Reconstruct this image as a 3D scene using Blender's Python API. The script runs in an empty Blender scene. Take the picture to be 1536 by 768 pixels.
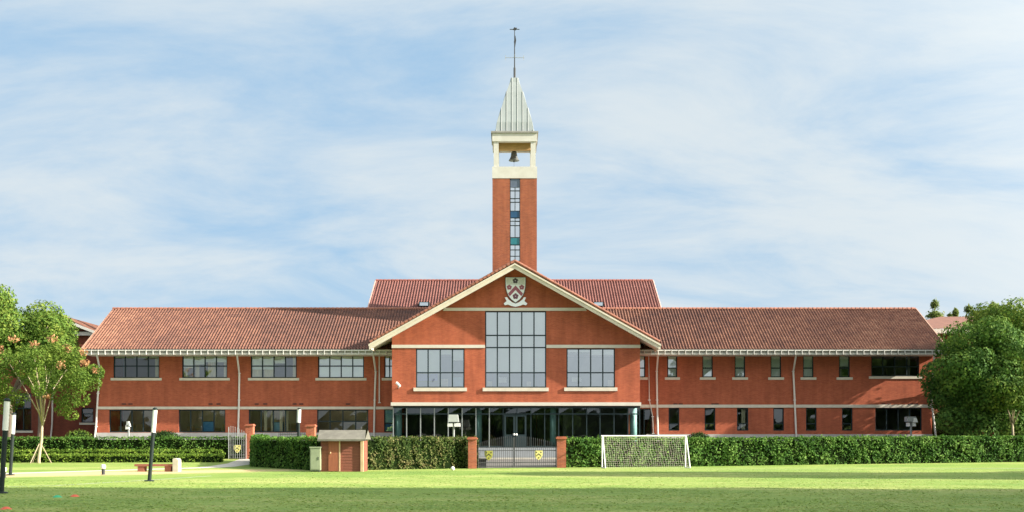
import bpy, math, random
import numpy as np
from mathutils import Vector, Matrix
R = math.radians
C = bpy.context.scene.collection
random.seed(7)
F = 1650.0; HZ = 660.0; EYE = 1.6

# ------------------------------------------------------------------ camera
cd = bpy.data.cameras.new('camera'); cam = bpy.data.objects.new('camera', cd); C.objects.link(cam)
cam.location = (0, 0, EYE); cam.rotation_euler = (R(90), 0, 0)
cd.sensor_width = 36; cd.lens = F/1536*36
cd.shift_y = (HZ-384)/1536; cd.clip_start = .5; cd.clip_end = 3000
sc = bpy.context.scene; sc.camera = cam

# ------------------------------------------------------------------ sun + sky
AZ, EL = R(79), R(25.5)
GLOW = 20.0
S = Vector((math.sin(AZ)*math.cos(EL), -math.cos(AZ)*math.cos(EL), math.sin(EL)))
ld = bpy.data.lights.new('sun', 'SUN'); ld.energy = 5.0; ld.angle = R(.5); ld.color = (1, .93, .80)
sun = bpy.data.objects.new('sun', ld); C.objects.link(sun); sun.rotation_euler = S.to_track_quat('Z', 'Y').to_euler()
sun.location = S*200
sc.view_settings.view_transform = 'Standard'; sc.view_settings.look = 'None'
sc.view_settings.gamma = 1; sc.view_settings.use_curve_mapping = False
sc.view_settings.exposure = 1.45

w = bpy.data.worlds.new('World'); sc.world = w; w.use_nodes = True
nt = w.node_tree; nt.nodes.clear(); L = nt.links.new
def N(t, **k):
    n = nt.nodes.new(t)
    for a, b in k.items(): setattr(n, a, b)
    return n
out = N('ShaderNodeOutputWorld'); bg = N('ShaderNodeBackground'); bg.inputs[1].default_value = .06
L(bg.outputs[0], out.inputs[0])
sky = N('ShaderNodeTexSky', sky_type='NISHITA', sun_disc=False, sun_elevation=EL, sun_rotation=math.atan2(S.x, S.y))
sky.air_density = 1.0; sky.dust_density = .6; sky.ozone_density = 3.0
tc = N('ShaderNodeTexCoord'); sp = N('ShaderNodeSeparateXYZ'); L(tc.outputs['Generated'], sp.inputs[0])
def M(op, a, b=None, clamp=False):
    n = N('ShaderNodeMath', operation=op); n.use_clamp = clamp
    for i, q in enumerate((a, b)):
        if q is None: continue
        if isinstance(q, (int, float)): n.inputs[i].default_value = q
        else: L(q, n.inputs[i])
    return n.outputs[0]
zz = M('ADD', M('MAXIMUM', sp.outputs[2], 0.0), .26)
u = M('DIVIDE', sp.outputs[0], zz); v = M('DIVIDE', sp.outputs[1], zz)
cb = N('ShaderNodeCombineXYZ'); L(u, cb.inputs[0]); L(v, cb.inputs[1])
mp = N('ShaderNodeMapping'); L(cb.outputs[0], mp.inputs[0]); mp.inputs['Rotation'].default_value = (0, 0, R(-28)); mp.inputs['Scale'].default_value = (1.5, 2.6, 1)
mp.inputs['Location'].default_value = (17.1, 6.6, 0)
n1 = N('ShaderNodeTexNoise'); L(mp.outputs[0], n1.inputs[0]); n1.inputs['Scale'].default_value = 1.0; n1.inputs['Detail'].default_value = 10; n1.inputs['Roughness'].default_value = .62; n1.inputs['Distortion'].default_value = .5
mp2 = N('ShaderNodeMapping'); L(cb.outputs[0], mp2.inputs[0]); mp2.inputs['Scale'].default_value = (1.1, 1.1, 1); mp2.inputs['Location'].default_value = (6.6, 17.1, 0)
n2 = N('ShaderNodeTexNoise'); L(mp2.outputs[0], n2.inputs[0]); n2.inputs['Scale'].default_value = .8; n2.inputs['Detail'].default_value = 3
cl = M('ADD', M('MULTIPLY', n1.outputs[0], .75), M('MULTIPLY', n2.outputs[0], .45))
cl = M('ADD', M('ADD', cl, M('MULTIPLY', sp.outputs[0], .11)), M('MULTIPLY', M('MAXIMUM', M('MULTIPLY', sp.outputs[1], -1.0), 0.0), .3))
mr = N('ShaderNodeMapRange'); mr.interpolation_type = 'SMOOTHSTEP'; L(cl, mr.inputs[0])
mr.inputs[1].default_value = .39; mr.inputs[2].default_value = .73; mr.inputs[3].default_value = .10; mr.inputs[4].default_value = .95
# blue base = Nishita tinted by mixing in a clear pale blue that keeps the horizon from going yellow
base = N('ShaderNodeMix', data_type='RGBA'); base.inputs[0].default_value = .88
L(sky.outputs[0], base.inputs[6]); base.inputs[7].default_value = (1.95, 3.45, 5.05, 1)
mx = N('ShaderNodeMix', data_type='RGBA'); L(mr.outputs[0], mx.inputs[0]); L(base.outputs[2], mx.inputs[6]); mx.inputs[7].default_value = (4.55, 5.0, 5.25, 1)
# haze glow around the sun, out of view, added as ambient fill
dt = N('ShaderNodeVectorMath', operation='DOT_PRODUCT'); L(tc.outputs['Generated'], dt.inputs[0]); dt.inputs[1].default_value = S
gl_ = M('MULTIPLY', M('POWER', M('MAXIMUM', dt.outputs['Value'], 0.0), 3.0), GLOW)
gc = N('ShaderNodeMix', data_type='RGBA', blend_type='ADD'); gc.inputs[0].default_value = 1; L(mx.outputs[2], gc.inputs[6])
gv = N('ShaderNodeCombineXYZ'); L(gl_, gv.inputs[0]); L(M('MULTIPLY', gl_, .95), gv.inputs[1]); L(M('MULTIPLY', gl_, .84), gv.inputs[2]); L(gv.outputs[0], gc.inputs[7])
L(gc.outputs[2], bg.inputs[0])

# ------------------------------------------------------------------ helpers
def X_(px, d): return (px-768)*d/F
def Z_(py, d): return EYE+(HZ-py)*d/F
def gz(y):                                    # ground height
    return 0 if y < 66 else (.3*(y-66)/12 if y < 78 else .3)

class MB:
    def __init__(s): s.v = []; s.f = []; s.m = []; s.k = 0
    def poly(s, pts, k=None):
        i = len(s.v); s.v += [tuple(p) for p in pts]; s.f.append(tuple(range(i, i+len(pts)))); s.m.append(s.k if k is None else k)
    def box(s, x0, x1, y0, y1, z0, z1, k=None):
        i = len(s.v)
        s.v += [(x0,y0,z0),(x1,y0,z0),(x1,y1,z0),(x0,y1,z0),(x0,y0,z1),(x1,y0,z1),(x1,y1,z1),(x0,y1,z1)]
        for f in ((0,3,2,1),(4,5,6,7),(0,1,5,4),(1,2,6,5),(2,3,7,6),(3,0,4,7)):
            s.f.append(tuple(i+j for j in f)); s.m.append(s.k if k is None else k)
        return s
    def tube(s, pts, r, n=8, caps=True):
        rs = r if isinstance(r, (list, tuple)) else [r]*len(pts)
        pts = [Vector(p) for p in pts]; rings = []
        for j, p in enumerate(pts):
            t = (pts[min(j+1, len(pts)-1)]-pts[max(j-1, 0)]).normalized()
            a = t.cross(Vector((0, 1, .01))); 
            if a.length < .1: a = t.cross(Vector((1, 0, 0)))
            a.normalize(); b = t.cross(a); i = len(s.v)
            for q in range(n):
                an = 2*math.pi*q/n; s.v.append(tuple(p+a*math.cos(an)*rs[j]+b*math.sin(an)*rs[j]))
            rings.append(i)
        for A, B in zip(rings, rings[1:]):
            for q in range(n):
                s.f.append((A+q, A+(q+1) % n, B+(q+1) % n, B+q)); s.m.append(s.k)
        if caps:
            s.f.append(tuple(rings[0]+q for q in range(n))[::-1]); s.m.append(s.k)
            s.f.append(tuple(rings[-1]+q for q in range(n))); s.m.append(s.k)
        return s
    def lathe(s, c, prof, n=16):
        rings = []
        for r, z in prof:
            i = len(s.v); rings.append(i)
            for q in range(n):
                an = 2*math.pi*q/n; s.v.append((c[0]+r*math.cos(an), c[1]+r*math.sin(an), c[2]+z))
        for A, B in zip(rings, rings[1:]):
            for q in range(n): s.f.append((A+q, A+(q+1) % n, B+(q+1) % n, B+q)); s.m.append(s.k)
        s.f.append(tuple(rings[0]+q for q in range(n))[::-1]); s.m.append(s.k)
        s.f.append(tuple(rings[-1]+q for q in range(n))); s.m.append(s.k)
        return s
    def prism(s, pts, y0, y1, k=None):          # outline in x,z extruded along y
        n = len(pts); i = len(s.v)
        s.v += [(x, y0, z) for x, z in pts]+[(x, y1, z) for x, z in pts]
        kk = s.k if k is None else k
        s.f.append(tuple(i+j for j in range(n))); s.m.append(kk)
        s.f.append(tuple(i+n+j for j in reversed(range(n)))); s.m.append(kk)
        for j in range(n): s.f.append((i+j, i+n+j, i+n+(j+1) % n, i+(j+1) % n)); s.m.append(kk)
        return s
    def arrays(s, V, Fq, k=0):                  # numpy quads
        i = len(s.v); s.v += V.tolist(); s.f += (Fq+i).tolist(); s.m += [k]*len(Fq)
    def build(s, name, mats, parent=None, smooth=False, recalc=True):
        me = bpy.data.meshes.new(name)
        off = Vector((0, 0, 0)); p = parent
        while p: off += p.location; p = p.parent
        va = np.array(s.v, dtype=np.float64)-np.array(off)
        me.from_pydata(va.tolist(), [], s.f)
        if not isinstance(mats, (list, tuple)): mats = [mats]
        for m in mats: me.materials.append(m)
        if len(mats) > 1: me.polygons.foreach_set('material_index', s.m)
        if smooth: me.polygons.foreach_set('use_smooth', [True]*len(s.f))
        if recalc and len(s.f) < 4000:
            import bmesh
            bm = bmesh.new(); bm.from_mesh(me); bmesh.ops.recalc_face_normals(bm, faces=bm.faces); bm.to_mesh(me); bm.free()
        o = bpy.data.objects.new(name, me); C.objects.link(o)
        if parent: o.parent = parent
        return o

def tag(o, label=None, cat=None, group=None, kind=None):
    if label: o['label'] = label
    if cat: o['category'] = cat
    if group: o['group'] = group
    if kind: o['kind'] = kind
    return o
def thing(name, label, cat, loc=(0, 0, 0), group=None):
    o = bpy.data.objects.new(name, None); C.objects.link(o); o.location = loc; o.empty_display_size = .3
    return tag(o, label, cat, group)
def copy_tree(o, loc, label=None, rz=None, scale=None):
    def rec(q, par):
        c = q.copy(); C.objects.link(c); c.parent = par
        for ch in [x for x in bpy.data.objects if x.parent == q]: rec(ch, c)
        return c
    r = rec(o, None); r.location = loc
    if label: r['label'] = label
    if rz is not None: r.rotation_euler = (0, 0, rz)
    if scale: r.scale = scale
    return r

# ------------------------------------------------------------------ materials
def mat(name, col, rough=.7, var=0, scale=3, col2=None, bump=0, bscale=20, metal=0, spec=.5, coord='Object', stretch=None):
    m = bpy.data.materials.new(name); m.use_nodes = True; t = m.node_tree; b = t.nodes['Principled BSDF']
    b.inputs['Base Color'].default_value = (*col, 1); b.inputs['Roughness'].default_value = rough
    b.inputs['Metallic'].default_value = metal; b.inputs['Specular IOR Level'].default_value = spec
    if col2 or var or bump:
        tcn = t.nodes.new('ShaderNodeTexCoord'); vec = tcn.outputs[coord]
        if stretch:
            mpn = t.nodes.new('ShaderNodeMapping'); mpn.inputs['Scale'].default_value = stretch; t.links.new(vec, mpn.inputs[0]); vec = mpn.outputs[0]
    if col2 or var:
        c2 = col2 or tuple(c*(1-var) for c in col)
        n = t.nodes.new('ShaderNodeTexNoise'); n.inputs['Scale'].default_value = scale; n.inputs['Detail'].default_value = 5; n.inputs['Roughness'].default_value = .65
        t.links.new(vec, n.inputs[0])
        r = t.nodes.new('ShaderNodeValToRGB'); r.color_ramp.elements[0].position = .32; r.color_ramp.elements[1].position = .68
        r.color_ramp.elements[0].color = (*c2, 1); r.color_ramp.elements[1].color = (*col, 1)
        t.links.new(n.outputs[0], r.inputs[0]); t.links.new(r.outputs[0], b.inputs['Base Color'])
    if bump:
        n = t.nodes.new('ShaderNodeTexNoise'); n.inputs['Scale'].default_value = bscale; n.inputs['Detail'].default_value = 4; t.links.new(vec, n.inputs[0])
        bp = t.nodes.new('ShaderNodeBump'); bp.inputs['Strength'].default_value = bump; bp.inputs['Distance'].default_value = .03
        t.links.new(n.outputs[0], bp.inputs['Height']); t.links.new(bp.outputs[0], b.inputs['Normal'])
    return m

def brick_mat(name, c1, c2, mortar, bw=.24, bh=.075):
    m = bpy.data.materials.new(name); m.use_nodes = True; t = m.node_tree; b = t.nodes['Principled BSDF']; l = t.links.new
    b.inputs['Roughness'].default_value = .85; b.inputs['Specular IOR Level'].default_value = .25
    tcn = t.nodes.new('ShaderNodeTexCoord'); s = t.nodes.new('ShaderNodeSeparateXYZ'); l(tcn.outputs['Object'], s.inputs[0])
    ad = t.nodes.new('ShaderNodeMath'); l(s.outputs[0], ad.inputs[0]); l(s.outputs[1], ad.inputs[1])
    cbn = t.nodes.new('ShaderNodeCombineXYZ'); l(ad.outputs[0], cbn.inputs[0]); l(s.outputs[2], cbn.inputs[1])
    br = t.nodes.new('ShaderNodeTexBrick'); l(cbn.outputs[0], br.inputs[0])
    br.inputs['Color1'].default_value = (*c1, 1); br.inputs['Color2'].default_value = (*c2, 1); br.inputs['Mortar'].default_value = (*mortar, 1)
    br.inputs['Scale'].default_value = 1; br.inputs['Brick Width'].default_value = bw; br.inputs['Row Height'].default_value = bh; br.inputs['Mortar Size'].default_value = .008
    n = t.nodes.new('ShaderNodeTexNoise'); n.inputs['Scale'].default_value = .5; n.inputs['Detail'].default_value = 6; n.inputs['Roughness'].default_value = .7; l(tcn.outputs['Object'], n.inputs[0])
    mpn = t.nodes.new('ShaderNodeMapping'); mpn.inputs['Scale'].default_value = (2.2, 2.2, .25); l(tcn.outputs['Object'], mpn.inputs[0])
    n2 = t.nodes.new('ShaderNodeTexNoise'); n2.inputs['Scale'].default_value = 1; n2.inputs['Detail'].default_value = 4; l(mpn.outputs[0], n2.inputs[0])
    mul = t.nodes.new('ShaderNodeMath'); mul.operation = 'ADD'; l(n.outputs[0], mul.inputs[0]); l(n2.outputs[0], mul.inputs[1])
    mrn = t.nodes.new('ShaderNodeMapRange'); l(mul.outputs[0], mrn.inputs[0]); mrn.inputs[1].default_value = .6; mrn.inputs[2].default_value = 1.4; mrn.inputs[3].default_value = .68; mrn.inputs[4].default_value = 1.22
    mixn = t.nodes.new('ShaderNodeMix'); mixn.data_type = 'RGBA'; mixn.blend_type = 'MULTIPLY'; mixn.inputs[0].default_value = 1
    l(br.outputs[0], mixn.inputs[6]); l(mrn.outputs[0], mixn.inputs[7]); l(mixn.outputs[2], b.inputs['Base Color'])
    bp = t.nodes.new('ShaderNodeBump'); bp.inputs['Strength'].default_value = .3; bp.inputs['Distance'].default_value = .01; l(br.outputs['Fac'], bp.inputs['Height']); bp.invert = True; l(bp.outputs[0], b.inputs['Normal'])
    return m

def tile_mat(name, ramp, tone_offset=(0, 0, 0)):
    m = bpy.data.materials.new(name); m.use_nodes = True; t = m.node_tree; b = t.nodes['Principled BSDF']; l = t.links.new
    b.inputs['Roughness'].default_value = .7; b.inputs['Specular IOR Level'].default_value = .3
    tcn = t.nodes.new('ShaderNodeTexCoord')
    dv = t.nodes.new('ShaderNodeMapping'); dv.inputs['Scale'].default_value = (2.5, 2.5, 3.5); l(tcn.outputs['Object'], dv.inputs[0])
    fl = t.nodes.new('ShaderNodeVectorMath'); fl.operation = 'FLOOR'; l(dv.outputs[0], fl.inputs[0])
    wn = t.nodes.new('ShaderNodeTexWhiteNoise'); l(fl.outputs[0], wn.inputs[0])
    n = t.nodes.new('ShaderNodeTexNoise'); n.inputs['Scale'].default_value = .35; n.inputs['Detail'].default_value = 5; n.inputs['Roughness'].default_value = .65; l(tcn.outputs['Object'], n.inputs[0])
    a = t.nodes.new('ShaderNodeMath'); a.operation = 'MULTIPLY_ADD'; l(wn.outputs[0], a.inputs[0]); a.inputs[1].default_value = .34
    a2 = t.nodes.new('ShaderNodeMath'); a2.operation = 'MULTIPLY_ADD'; l(n.outputs[0], a2.inputs[0]); a2.inputs[1].default_value = .6; a2.inputs[2].default_value = .02
    nb3 = t.nodes.new('ShaderNodeTexNoise'); nb3.inputs['Scale'].default_value = .055; nb3.inputs['Detail'].default_value = 3; nb3.inputs['Distortion'].default_value = .4  # broad random tone drift across the tiles
    mpb = t.nodes.new('ShaderNodeMapping'); mpb.inputs['Location'].default_value = tone_offset; l(tcn.outputs['Object'], mpb.inputs[0]); l(mpb.outputs[0], nb3.inputs[0])
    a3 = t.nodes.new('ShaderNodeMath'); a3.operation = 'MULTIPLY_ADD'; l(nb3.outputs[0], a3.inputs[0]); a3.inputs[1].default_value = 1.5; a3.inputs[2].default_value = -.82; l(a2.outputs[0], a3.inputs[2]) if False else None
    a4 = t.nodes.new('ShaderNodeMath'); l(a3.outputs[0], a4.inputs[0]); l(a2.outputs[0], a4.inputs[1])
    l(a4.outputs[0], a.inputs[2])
    r = t.nodes.new('ShaderNodeValToRGB'); e = r.color_ramp.elements
    e[0].position = .1; e[0].color = (*ramp[0], 1); e[1].position = .9; e[1].color = (*ramp[-1], 1)
    for i, c in enumerate(ramp[1:-1]):
        q = e.new(.1+.8*(i+1)/(len(ramp)-1)); q.color = (*c, 1)
    l(a.outputs[0], r.inputs[0]); l(r.outputs[0], b.inputs['Base Color'])
    return m

def glass_mat(name, refl=.14, tint=(.78, .86, .86), wob=.5):
    m = bpy.data.materials.new(name); m.use_nodes = True; t = m.node_tree; l = t.links.new
    t.nodes.remove(t.nodes['Principled BSDF']); o = t.nodes['Material Output']
    tr = t.nodes.new('ShaderNodeBsdfTransparent'); tr.inputs[0].default_value = (*tint, 1)
    g = t.nodes.new('ShaderNodeBsdfGlossy'); g.inputs['Roughness'].default_value = .02; g.inputs[0].default_value = (.93, .97, 1, 1)
    fr = t.nodes.new('ShaderNodeFresnel'); fr.inputs[0].default_value = 1.5
    ad = t.nodes.new('ShaderNodeMath'); ad.use_clamp = True; l(fr.outputs[0], ad.inputs[0]); ad.inputs[1].default_value = refl-.04
    mx = t.nodes.new('ShaderNodeMixShader'); l(ad.outputs[0], mx.inputs[0]); l(tr.outputs[0], mx.inputs[1]); l(g.outputs[0], mx.inputs[2]); l(mx.outputs[0], o.inputs[0])
    tcn = t.nodes.new('ShaderNodeTexCoord'); n = t.nodes.new('ShaderNodeTexNoise'); n.inputs['Scale'].default_value = .9; n.inputs['Detail'].default_value = 1; l(tcn.outputs['Object'], n.inputs[0])
    bp = t.nodes.new('ShaderNodeBump'); bp.inputs['Strength'].default_value = wob; bp.inputs['Distance'].default_value = .012; l(n.outputs[0], bp.inputs['Height']); l(bp.outputs[0], g.inputs['Normal'])
    return m

def leaf_mat(name, dark, mid, light, scale=.9, trans=.25):
    m = bpy.data.materials.new(name); m.use_nodes = True; t = m.node_tree; l = t.links.new; b = t.nodes['Principled BSDF']; o = t.nodes['Material Output']
    b.inputs['Roughness'].default_value = .7; b.inputs['Specular IOR Level'].default_value = .12
    tcn = t.nodes.new('ShaderNodeTexCoord')
    n = t.nodes.new('ShaderNodeTexNoise'); n.inputs['Scale'].default_value = scale; n.inputs['Detail'].default_value = 3; l(tcn.outputs['Object'], n.inputs[0])
    geo = t.nodes.new('ShaderNodeNewGeometry')
    a = t.nodes.new('ShaderNodeMath'); a.operation = 'MULTIPLY_ADD'; l(geo.outputs['Random Per Island'], a.inputs[0]); a.inputs[1].default_value = .42; 
    a2 = t.nodes.new('ShaderNodeMath'); a2.operation = 'MULTIPLY_ADD'; l(n.outputs[0], a2.inputs[0]); a2.inputs[1].default_value = 1.3; a2.inputs[2].default_value = -.36; l(a2.outputs[0], a.inputs[2])
    r = t.nodes.new('ShaderNodeValToRGB'); e = r.color_ramp.elements; e[0].position = .15; e[0].color = (*dark, 1); e[1].position = .85; e[1].color = (*light, 1); q = e.new(.5); q.color = (*mid, 1)
    l(a.outputs[0], r.inputs[0]); l(r.outputs[0], b.inputs['Base Color'])
    tl = t.nodes.new('ShaderNodeBsdfTranslucent'); l(r.outputs[0], tl.inputs[0])
    mx = t.nodes.new('ShaderNodeMixShader'); mx.inputs[0].default_value = trans; l(b.outputs[0], mx.inputs[1]); l(tl.outputs[0], mx.inputs[2]); l(mx.outputs[0], o.inputs[0])
    return m

BRICK = brick_mat('red_brick', (.42, .106, .049), (.33, .078, .038), (.33, .125, .075))
BRICKD = brick_mat('shaded_brick', (.20, .048, .026), (.15, .036, .02), (.15, .06, .04))  # red brick darkened so its colour carries the neighbour blocks' shade
BRICKT = brick_mat('tower_brick', (.33, .092, .042), (.25, .064, .032), (.32, .17, .11))
BRICKP = brick_mat('pillar_brick', (.42, .12, .06), (.30, .08, .045), (.36, .2, .14))
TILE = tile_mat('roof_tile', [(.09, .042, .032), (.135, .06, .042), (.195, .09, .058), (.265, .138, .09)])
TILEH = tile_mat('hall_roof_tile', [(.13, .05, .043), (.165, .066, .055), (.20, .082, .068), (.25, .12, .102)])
TILEB = mat('ridge_terracotta', (.34, .13, .08), .7, var=.4, scale=2)
CREAM = mat('cream_paint', (.59, .55, .475), .6, var=.12, scale=1.5)
CREAMB = mat('barge_cream', (.62, .56, .45), .6, var=.15, scale=1.2)
STONE = mat('sill_stone', (.62, .56, .46), .75, var=.18, scale=2)
PLINTH = mat('plinth_render', (.46, .44, .41), .85, var=.2, scale=1.2)
WHITE = mat('white_paint', (.80, .79, .75), .5, var=.08, scale=2)
PIPE = mat('pipe_white', (.70, .66, .60), .5, var=.15, scale=1.5)
GUT = mat('gutter_white', (.60, .58, .54), .5, var=.12, scale=1.5)
FASC = mat('fascia_grey', (.30, .29, .27), .7, var=.2, scale=2)
FRAME = mat('dark_frame', (.020, .034, .038), .55, var=.15, scale=4, spec=.2)
FRAMEL = mat('mullion_grey', (.26, .28, .27), .4, var=.15, scale=4)
SPIRE = mat('spire_zinc', (.30, .33, .335), .6, var=.12, scale=1.2, spec=.2)
SEAM = mat('spire_seam', (.20, .22, .22), .5, var=.1)
BRONZE = mat('bell_bronze', (.12, .125, .125), .5, var=.3, scale=4, metal=.15)
TIMBER = mat('ochre_timber', (.50, .30, .12), .7, var=.2, scale=3)
IRON = mat('black_iron', (.03, .032, .035), .5, var=.2, scale=5)
IRONL = mat('grey_iron', (.30, .31, .31), .45, var=.2, scale=5)
ROOM = mat('room_wall', (.30, .285, .24), .8, var=.25, scale=.8)
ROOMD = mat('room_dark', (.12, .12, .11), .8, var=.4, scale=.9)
BLIND = mat('roller_blind', (.84, .86, .83), .8, var=.06, scale=1)
CURT_REFL = mat('cream_curtain_reflection', (.80, .70, .50), .8, var=.2, scale=6, stretch=(6, 1, .3))
TEAL = mat('teal_column', (.38, .58, .58), .5, var=.1)
GLASS = glass_mat('window_glass', .36, (.9, .94, .93))
GLASSM = glass_mat('reflective_glass', .2, (.9, .94, .92))
GLASSD = glass_mat('ground_floor_glass', .10, (.72, .78, .76))
GLASSB = glass_mat('bay_glass', .48, (.97, .98, .97), .7)
GLASSG = glass_mat('lobby_glass', .10, (.62, .72, .70))
GLASST = glass_mat('tower_glass', .74, (.5, .6, .68))
BLUEP = mat('blue_pane', (.03, .22, .42), .25, var=.2, scale=2)
LBLUE = mat('pale_blue_panel', (.22, .42, .56), .4, var=.15, scale=2)
POSTER = mat('poster_blue', (.05, .24, .55), .4, var=.35, scale=2.5, col2=(.13, .38, .66))
BARK = mat('bark', (.17, .13, .09), .9, var=.4, scale=4, bump=.4)
BARKP = mat('pale_bark', (.46, .38, .25), .9, var=.35, scale=4, bump=.3)
SOFFIT = mat('soffit_board', (.62, .55, .44), .7, var=.15, scale=2)

# ------------------------------------------------------------------ ground
def grass_mat():
    m = bpy.data.materials.new('lawn_grass'); m.use_nodes = True; t = m.node_tree; l = t.links.new; b = t.nodes['Principled BSDF']
    b.inputs['Roughness'].default_value = .8; b.inputs['Specular IOR Level'].default_value = .15
    tcn = t.nodes.new('ShaderNodeTexCoord')
    def noise(sc_, det, stretch, rough=.6):
        mpn = t.nodes.new('ShaderNodeMapping'); mpn.inputs['Scale'].default_value = stretch; l(tcn.outputs['Object'], mpn.inputs[0])
        n = t.nodes.new('ShaderNodeTexNoise'); n.inputs['Scale'].default_value = sc_; n.inputs['Detail'].default_value = det; n.inputs['Roughness'].default_value = rough; l(mpn.outputs[0], n.inputs[0]); return n.outputs[0]
    big = noise(.10, 4, (.6, 1.6, 1)); med = noise(.9, 5, (.8, 1.2, 1), .7); fine = noise(14, 3, (1, .45, 1), .8)
    def ma(op, a, b_, c=None):
        n = t.nodes.new('ShaderNodeMath'); n.operation = op
        for i, q in enumerate((a, b_, c)):
            if q is None: continue
            if isinstance(q, (int, float)): n.inputs[i].default_value = q
            else: l(q, n.inputs[i])
        return n.outputs[0]
    s = ma('MULTIPLY_ADD', big, .9, ma('MULTIPLY_ADD', med, .55, ma('MULTIPLY', fine, .55)))
    r = t.nodes.new('ShaderNodeValToRGB'); e = r.color_ramp.elements
    e[0].position = .66; e[0].color = (.115, .205, .038, 1); e[1].position = 1.0; e[1].color = (.32, .35, .11, 1); q = e.new(.86); q.color = (.20, .285, .060, 1)
    sc2 = ma('MULTIPLY', s, .86)
    l(sc2, r.inputs[0])
    dryn = noise(.33, 6, (.7, 1.5, 1), .75); md = t.nodes.new('ShaderNodeMapRange'); md.interpolation_type = 'SMOOTHSTEP'; l(dryn, md.inputs[0]); md.inputs[1].default_value = .52; md.inputs[2].default_value = .74; md.inputs[3].default_value = 0; md.inputs[4].default_value = .55
    mdx = t.nodes.new('ShaderNodeMix'); mdx.data_type = 'RGBA'; l(md.outputs[0], mdx.inputs[0]); l(r.outputs[0], mdx.inputs[6]); mdx.inputs[7].default_value = (.33, .30, .13, 1); r = mdx
    # bare sandy ground near the path on the left
    sp_ = t.nodes.new('ShaderNodeSeparateXYZ'); l(tcn.outputs['Object'], sp_.inputs[0])
    dx = ma('DIVIDE', ma('ADD', sp_.outputs[0], 21.5), 11.0); dy = ma('DIVIDE', ma('SUBTRACT', sp_.outputs[1], ma('MULTIPLY_ADD', sp_.outputs[0], .75, 67.5)), 4.2)
    rr = ma('SQRT', ma('ADD', ma('MULTIPLY', dx, dx), ma('MULTIPLY', dy, dy)), None)
    k = ma('ADD', rr, ma('MULTIPLY_ADD', med, 1.4, -.7))
    mk = t.nodes.new('ShaderNodeMapRange'); mk.interpolation_type = 'SMOOTHSTEP'; l(k, mk.inputs[0]); mk.inputs[1].default_value = .6; mk.inputs[2].default_value = 1.25; mk.inputs[3].default_value = .92; mk.inputs[4].default_value = 0
    mx = t.nodes.new('ShaderNodeMix'); mx.data_type = 'RGBA'; l(mk.outputs[0], mx.inputs[0]); l(r.outputs[2], mx.inputs[6]); mx.inputs[7].default_value = (.52, .39, .21, 1)
    l(mx.outputs[2], b.inputs['Base Color'])
    bp = t.nodes.new('ShaderNodeBump'); bp.inputs['Strength'].default_value = .6; bp.inputs['Distance'].default_value = .05; l(fine, bp.inputs['Height']); l(bp.outputs[0], b.inputs['Normal'])
    return m
LAWN = grass_mat()
PAVE = mat('grey_paving', (.14, .13, .12), .85, var=.3, scale=2.5)
CONC = mat('pale_concrete', (.60, .56, .48), .85, var=.25, scale=2)
PALE = mat('pale_stone', (.27, .285, .30), .7, var=.12, scale=2)
g = MB()
ys = [-500, 0, 30, 50, 66, 78, 140, 700]
for a, b in zip(ys, ys[1:]): g.poly([(-700, a, gz(a)), (700, a, gz(a)), (700, b, gz(b)), (-700, b, gz(b))])
tag(g.build('ground', LAWN, recalc=False), kind='structure')
HEDGE = [(-8.3, 58.2), (-2.7, 61.8), (3.3, 64.2), (12, 66.6), (34, 72.5), (60, 79)]
def hedge_y(x):
    p = HEDGE
    if x <= p[0][0]: return p[0][1]
    for (a, b), (c, d) in zip(p, p[1:]):
        if x <= c: return b+(d-b)*(x-a)/(c-a)
    return p[-1][1]
def strip(name, pts, wid, m, lift=.004, kind='structure', label=None, cat=None):
    s = MB(); L_ = []; Rr = []
    P = [Vector((x, y)) for x, y in pts]; Q = []
    for i in range(len(P)-1):
        n = max(2, int((P[i+1]-P[i]).length/1.0))
        for j in range(n): Q.append(P[i].lerp(P[i+1], j/n))
    Q.append(P[-1])
    for i, p in enumerate(Q):
        t = (Q[min(i+1, len(Q)-1)]-Q[max(i-1, 0)]).normalized(); n = Vector((-t.y, t.x))
        ww = wid if not callable(wid) else wid(i/(len(Q)-1))
        L_.append(p+n*ww/2); Rr.append(p-n*ww/2)
    up = lambda p: (p.x, p.y, gz(p.y)+lift)
    for i in range(len(Q)-1): s.poly([up(Rr[i]), up(Rr[i+1]), up(L_[i+1]), up(L_[i])])
    return tag(s.build(name, m, recalc=False), kind=kind)
# forecourt paving behind the hedge line, up to the terrace
s = MB(); xs = [-2.75, -1, 1, 3.3, 12, 34, 60]
def fy(x): return hedge_y(x)+.5
for a, b in zip(xs, xs[1:]):
    for q in range(3):
        pts = []
        for (x, tt) in ((a, q), (b, q), (b, q+1), (a, q+1)):
            y = (min(fy(x), 77.5), max(66.0, min(fy(x), 77.7)), 78.0, 81.0)[tt]; pts.append((x, y, gz(y)+.006))
        s.poly(pts)
tag(s.build('forecourt', PAVE, recalc=False), kind='structure')
strip('path', [(-33, 40.5), (-24.5, 52), (-20.5, 58.5), (-17.6, 64), (-17.2, 70), (-18.2, 79)], lambda t: 1.3 if t < .4 else (1.2+ (t-.4)*1.6), CONC)
strip('path_edging', [(3.5, 60.5), (14, 60.2), (24, 61), (60, 66)], lambda t: .05+.35*t, CONC)
strip('field_line', [(-24, 33.2), (-16, 38.5), (-14.2, 45), (-13.4, 49)], .12, mat('worn_line_paint', (.52, .58, .48), .8, var=.45, scale=3))
MB().box(-4, 14, 76.4, 76.6, .2, .37).build('kerb', CONC)['kind'] = 'structure'
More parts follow.
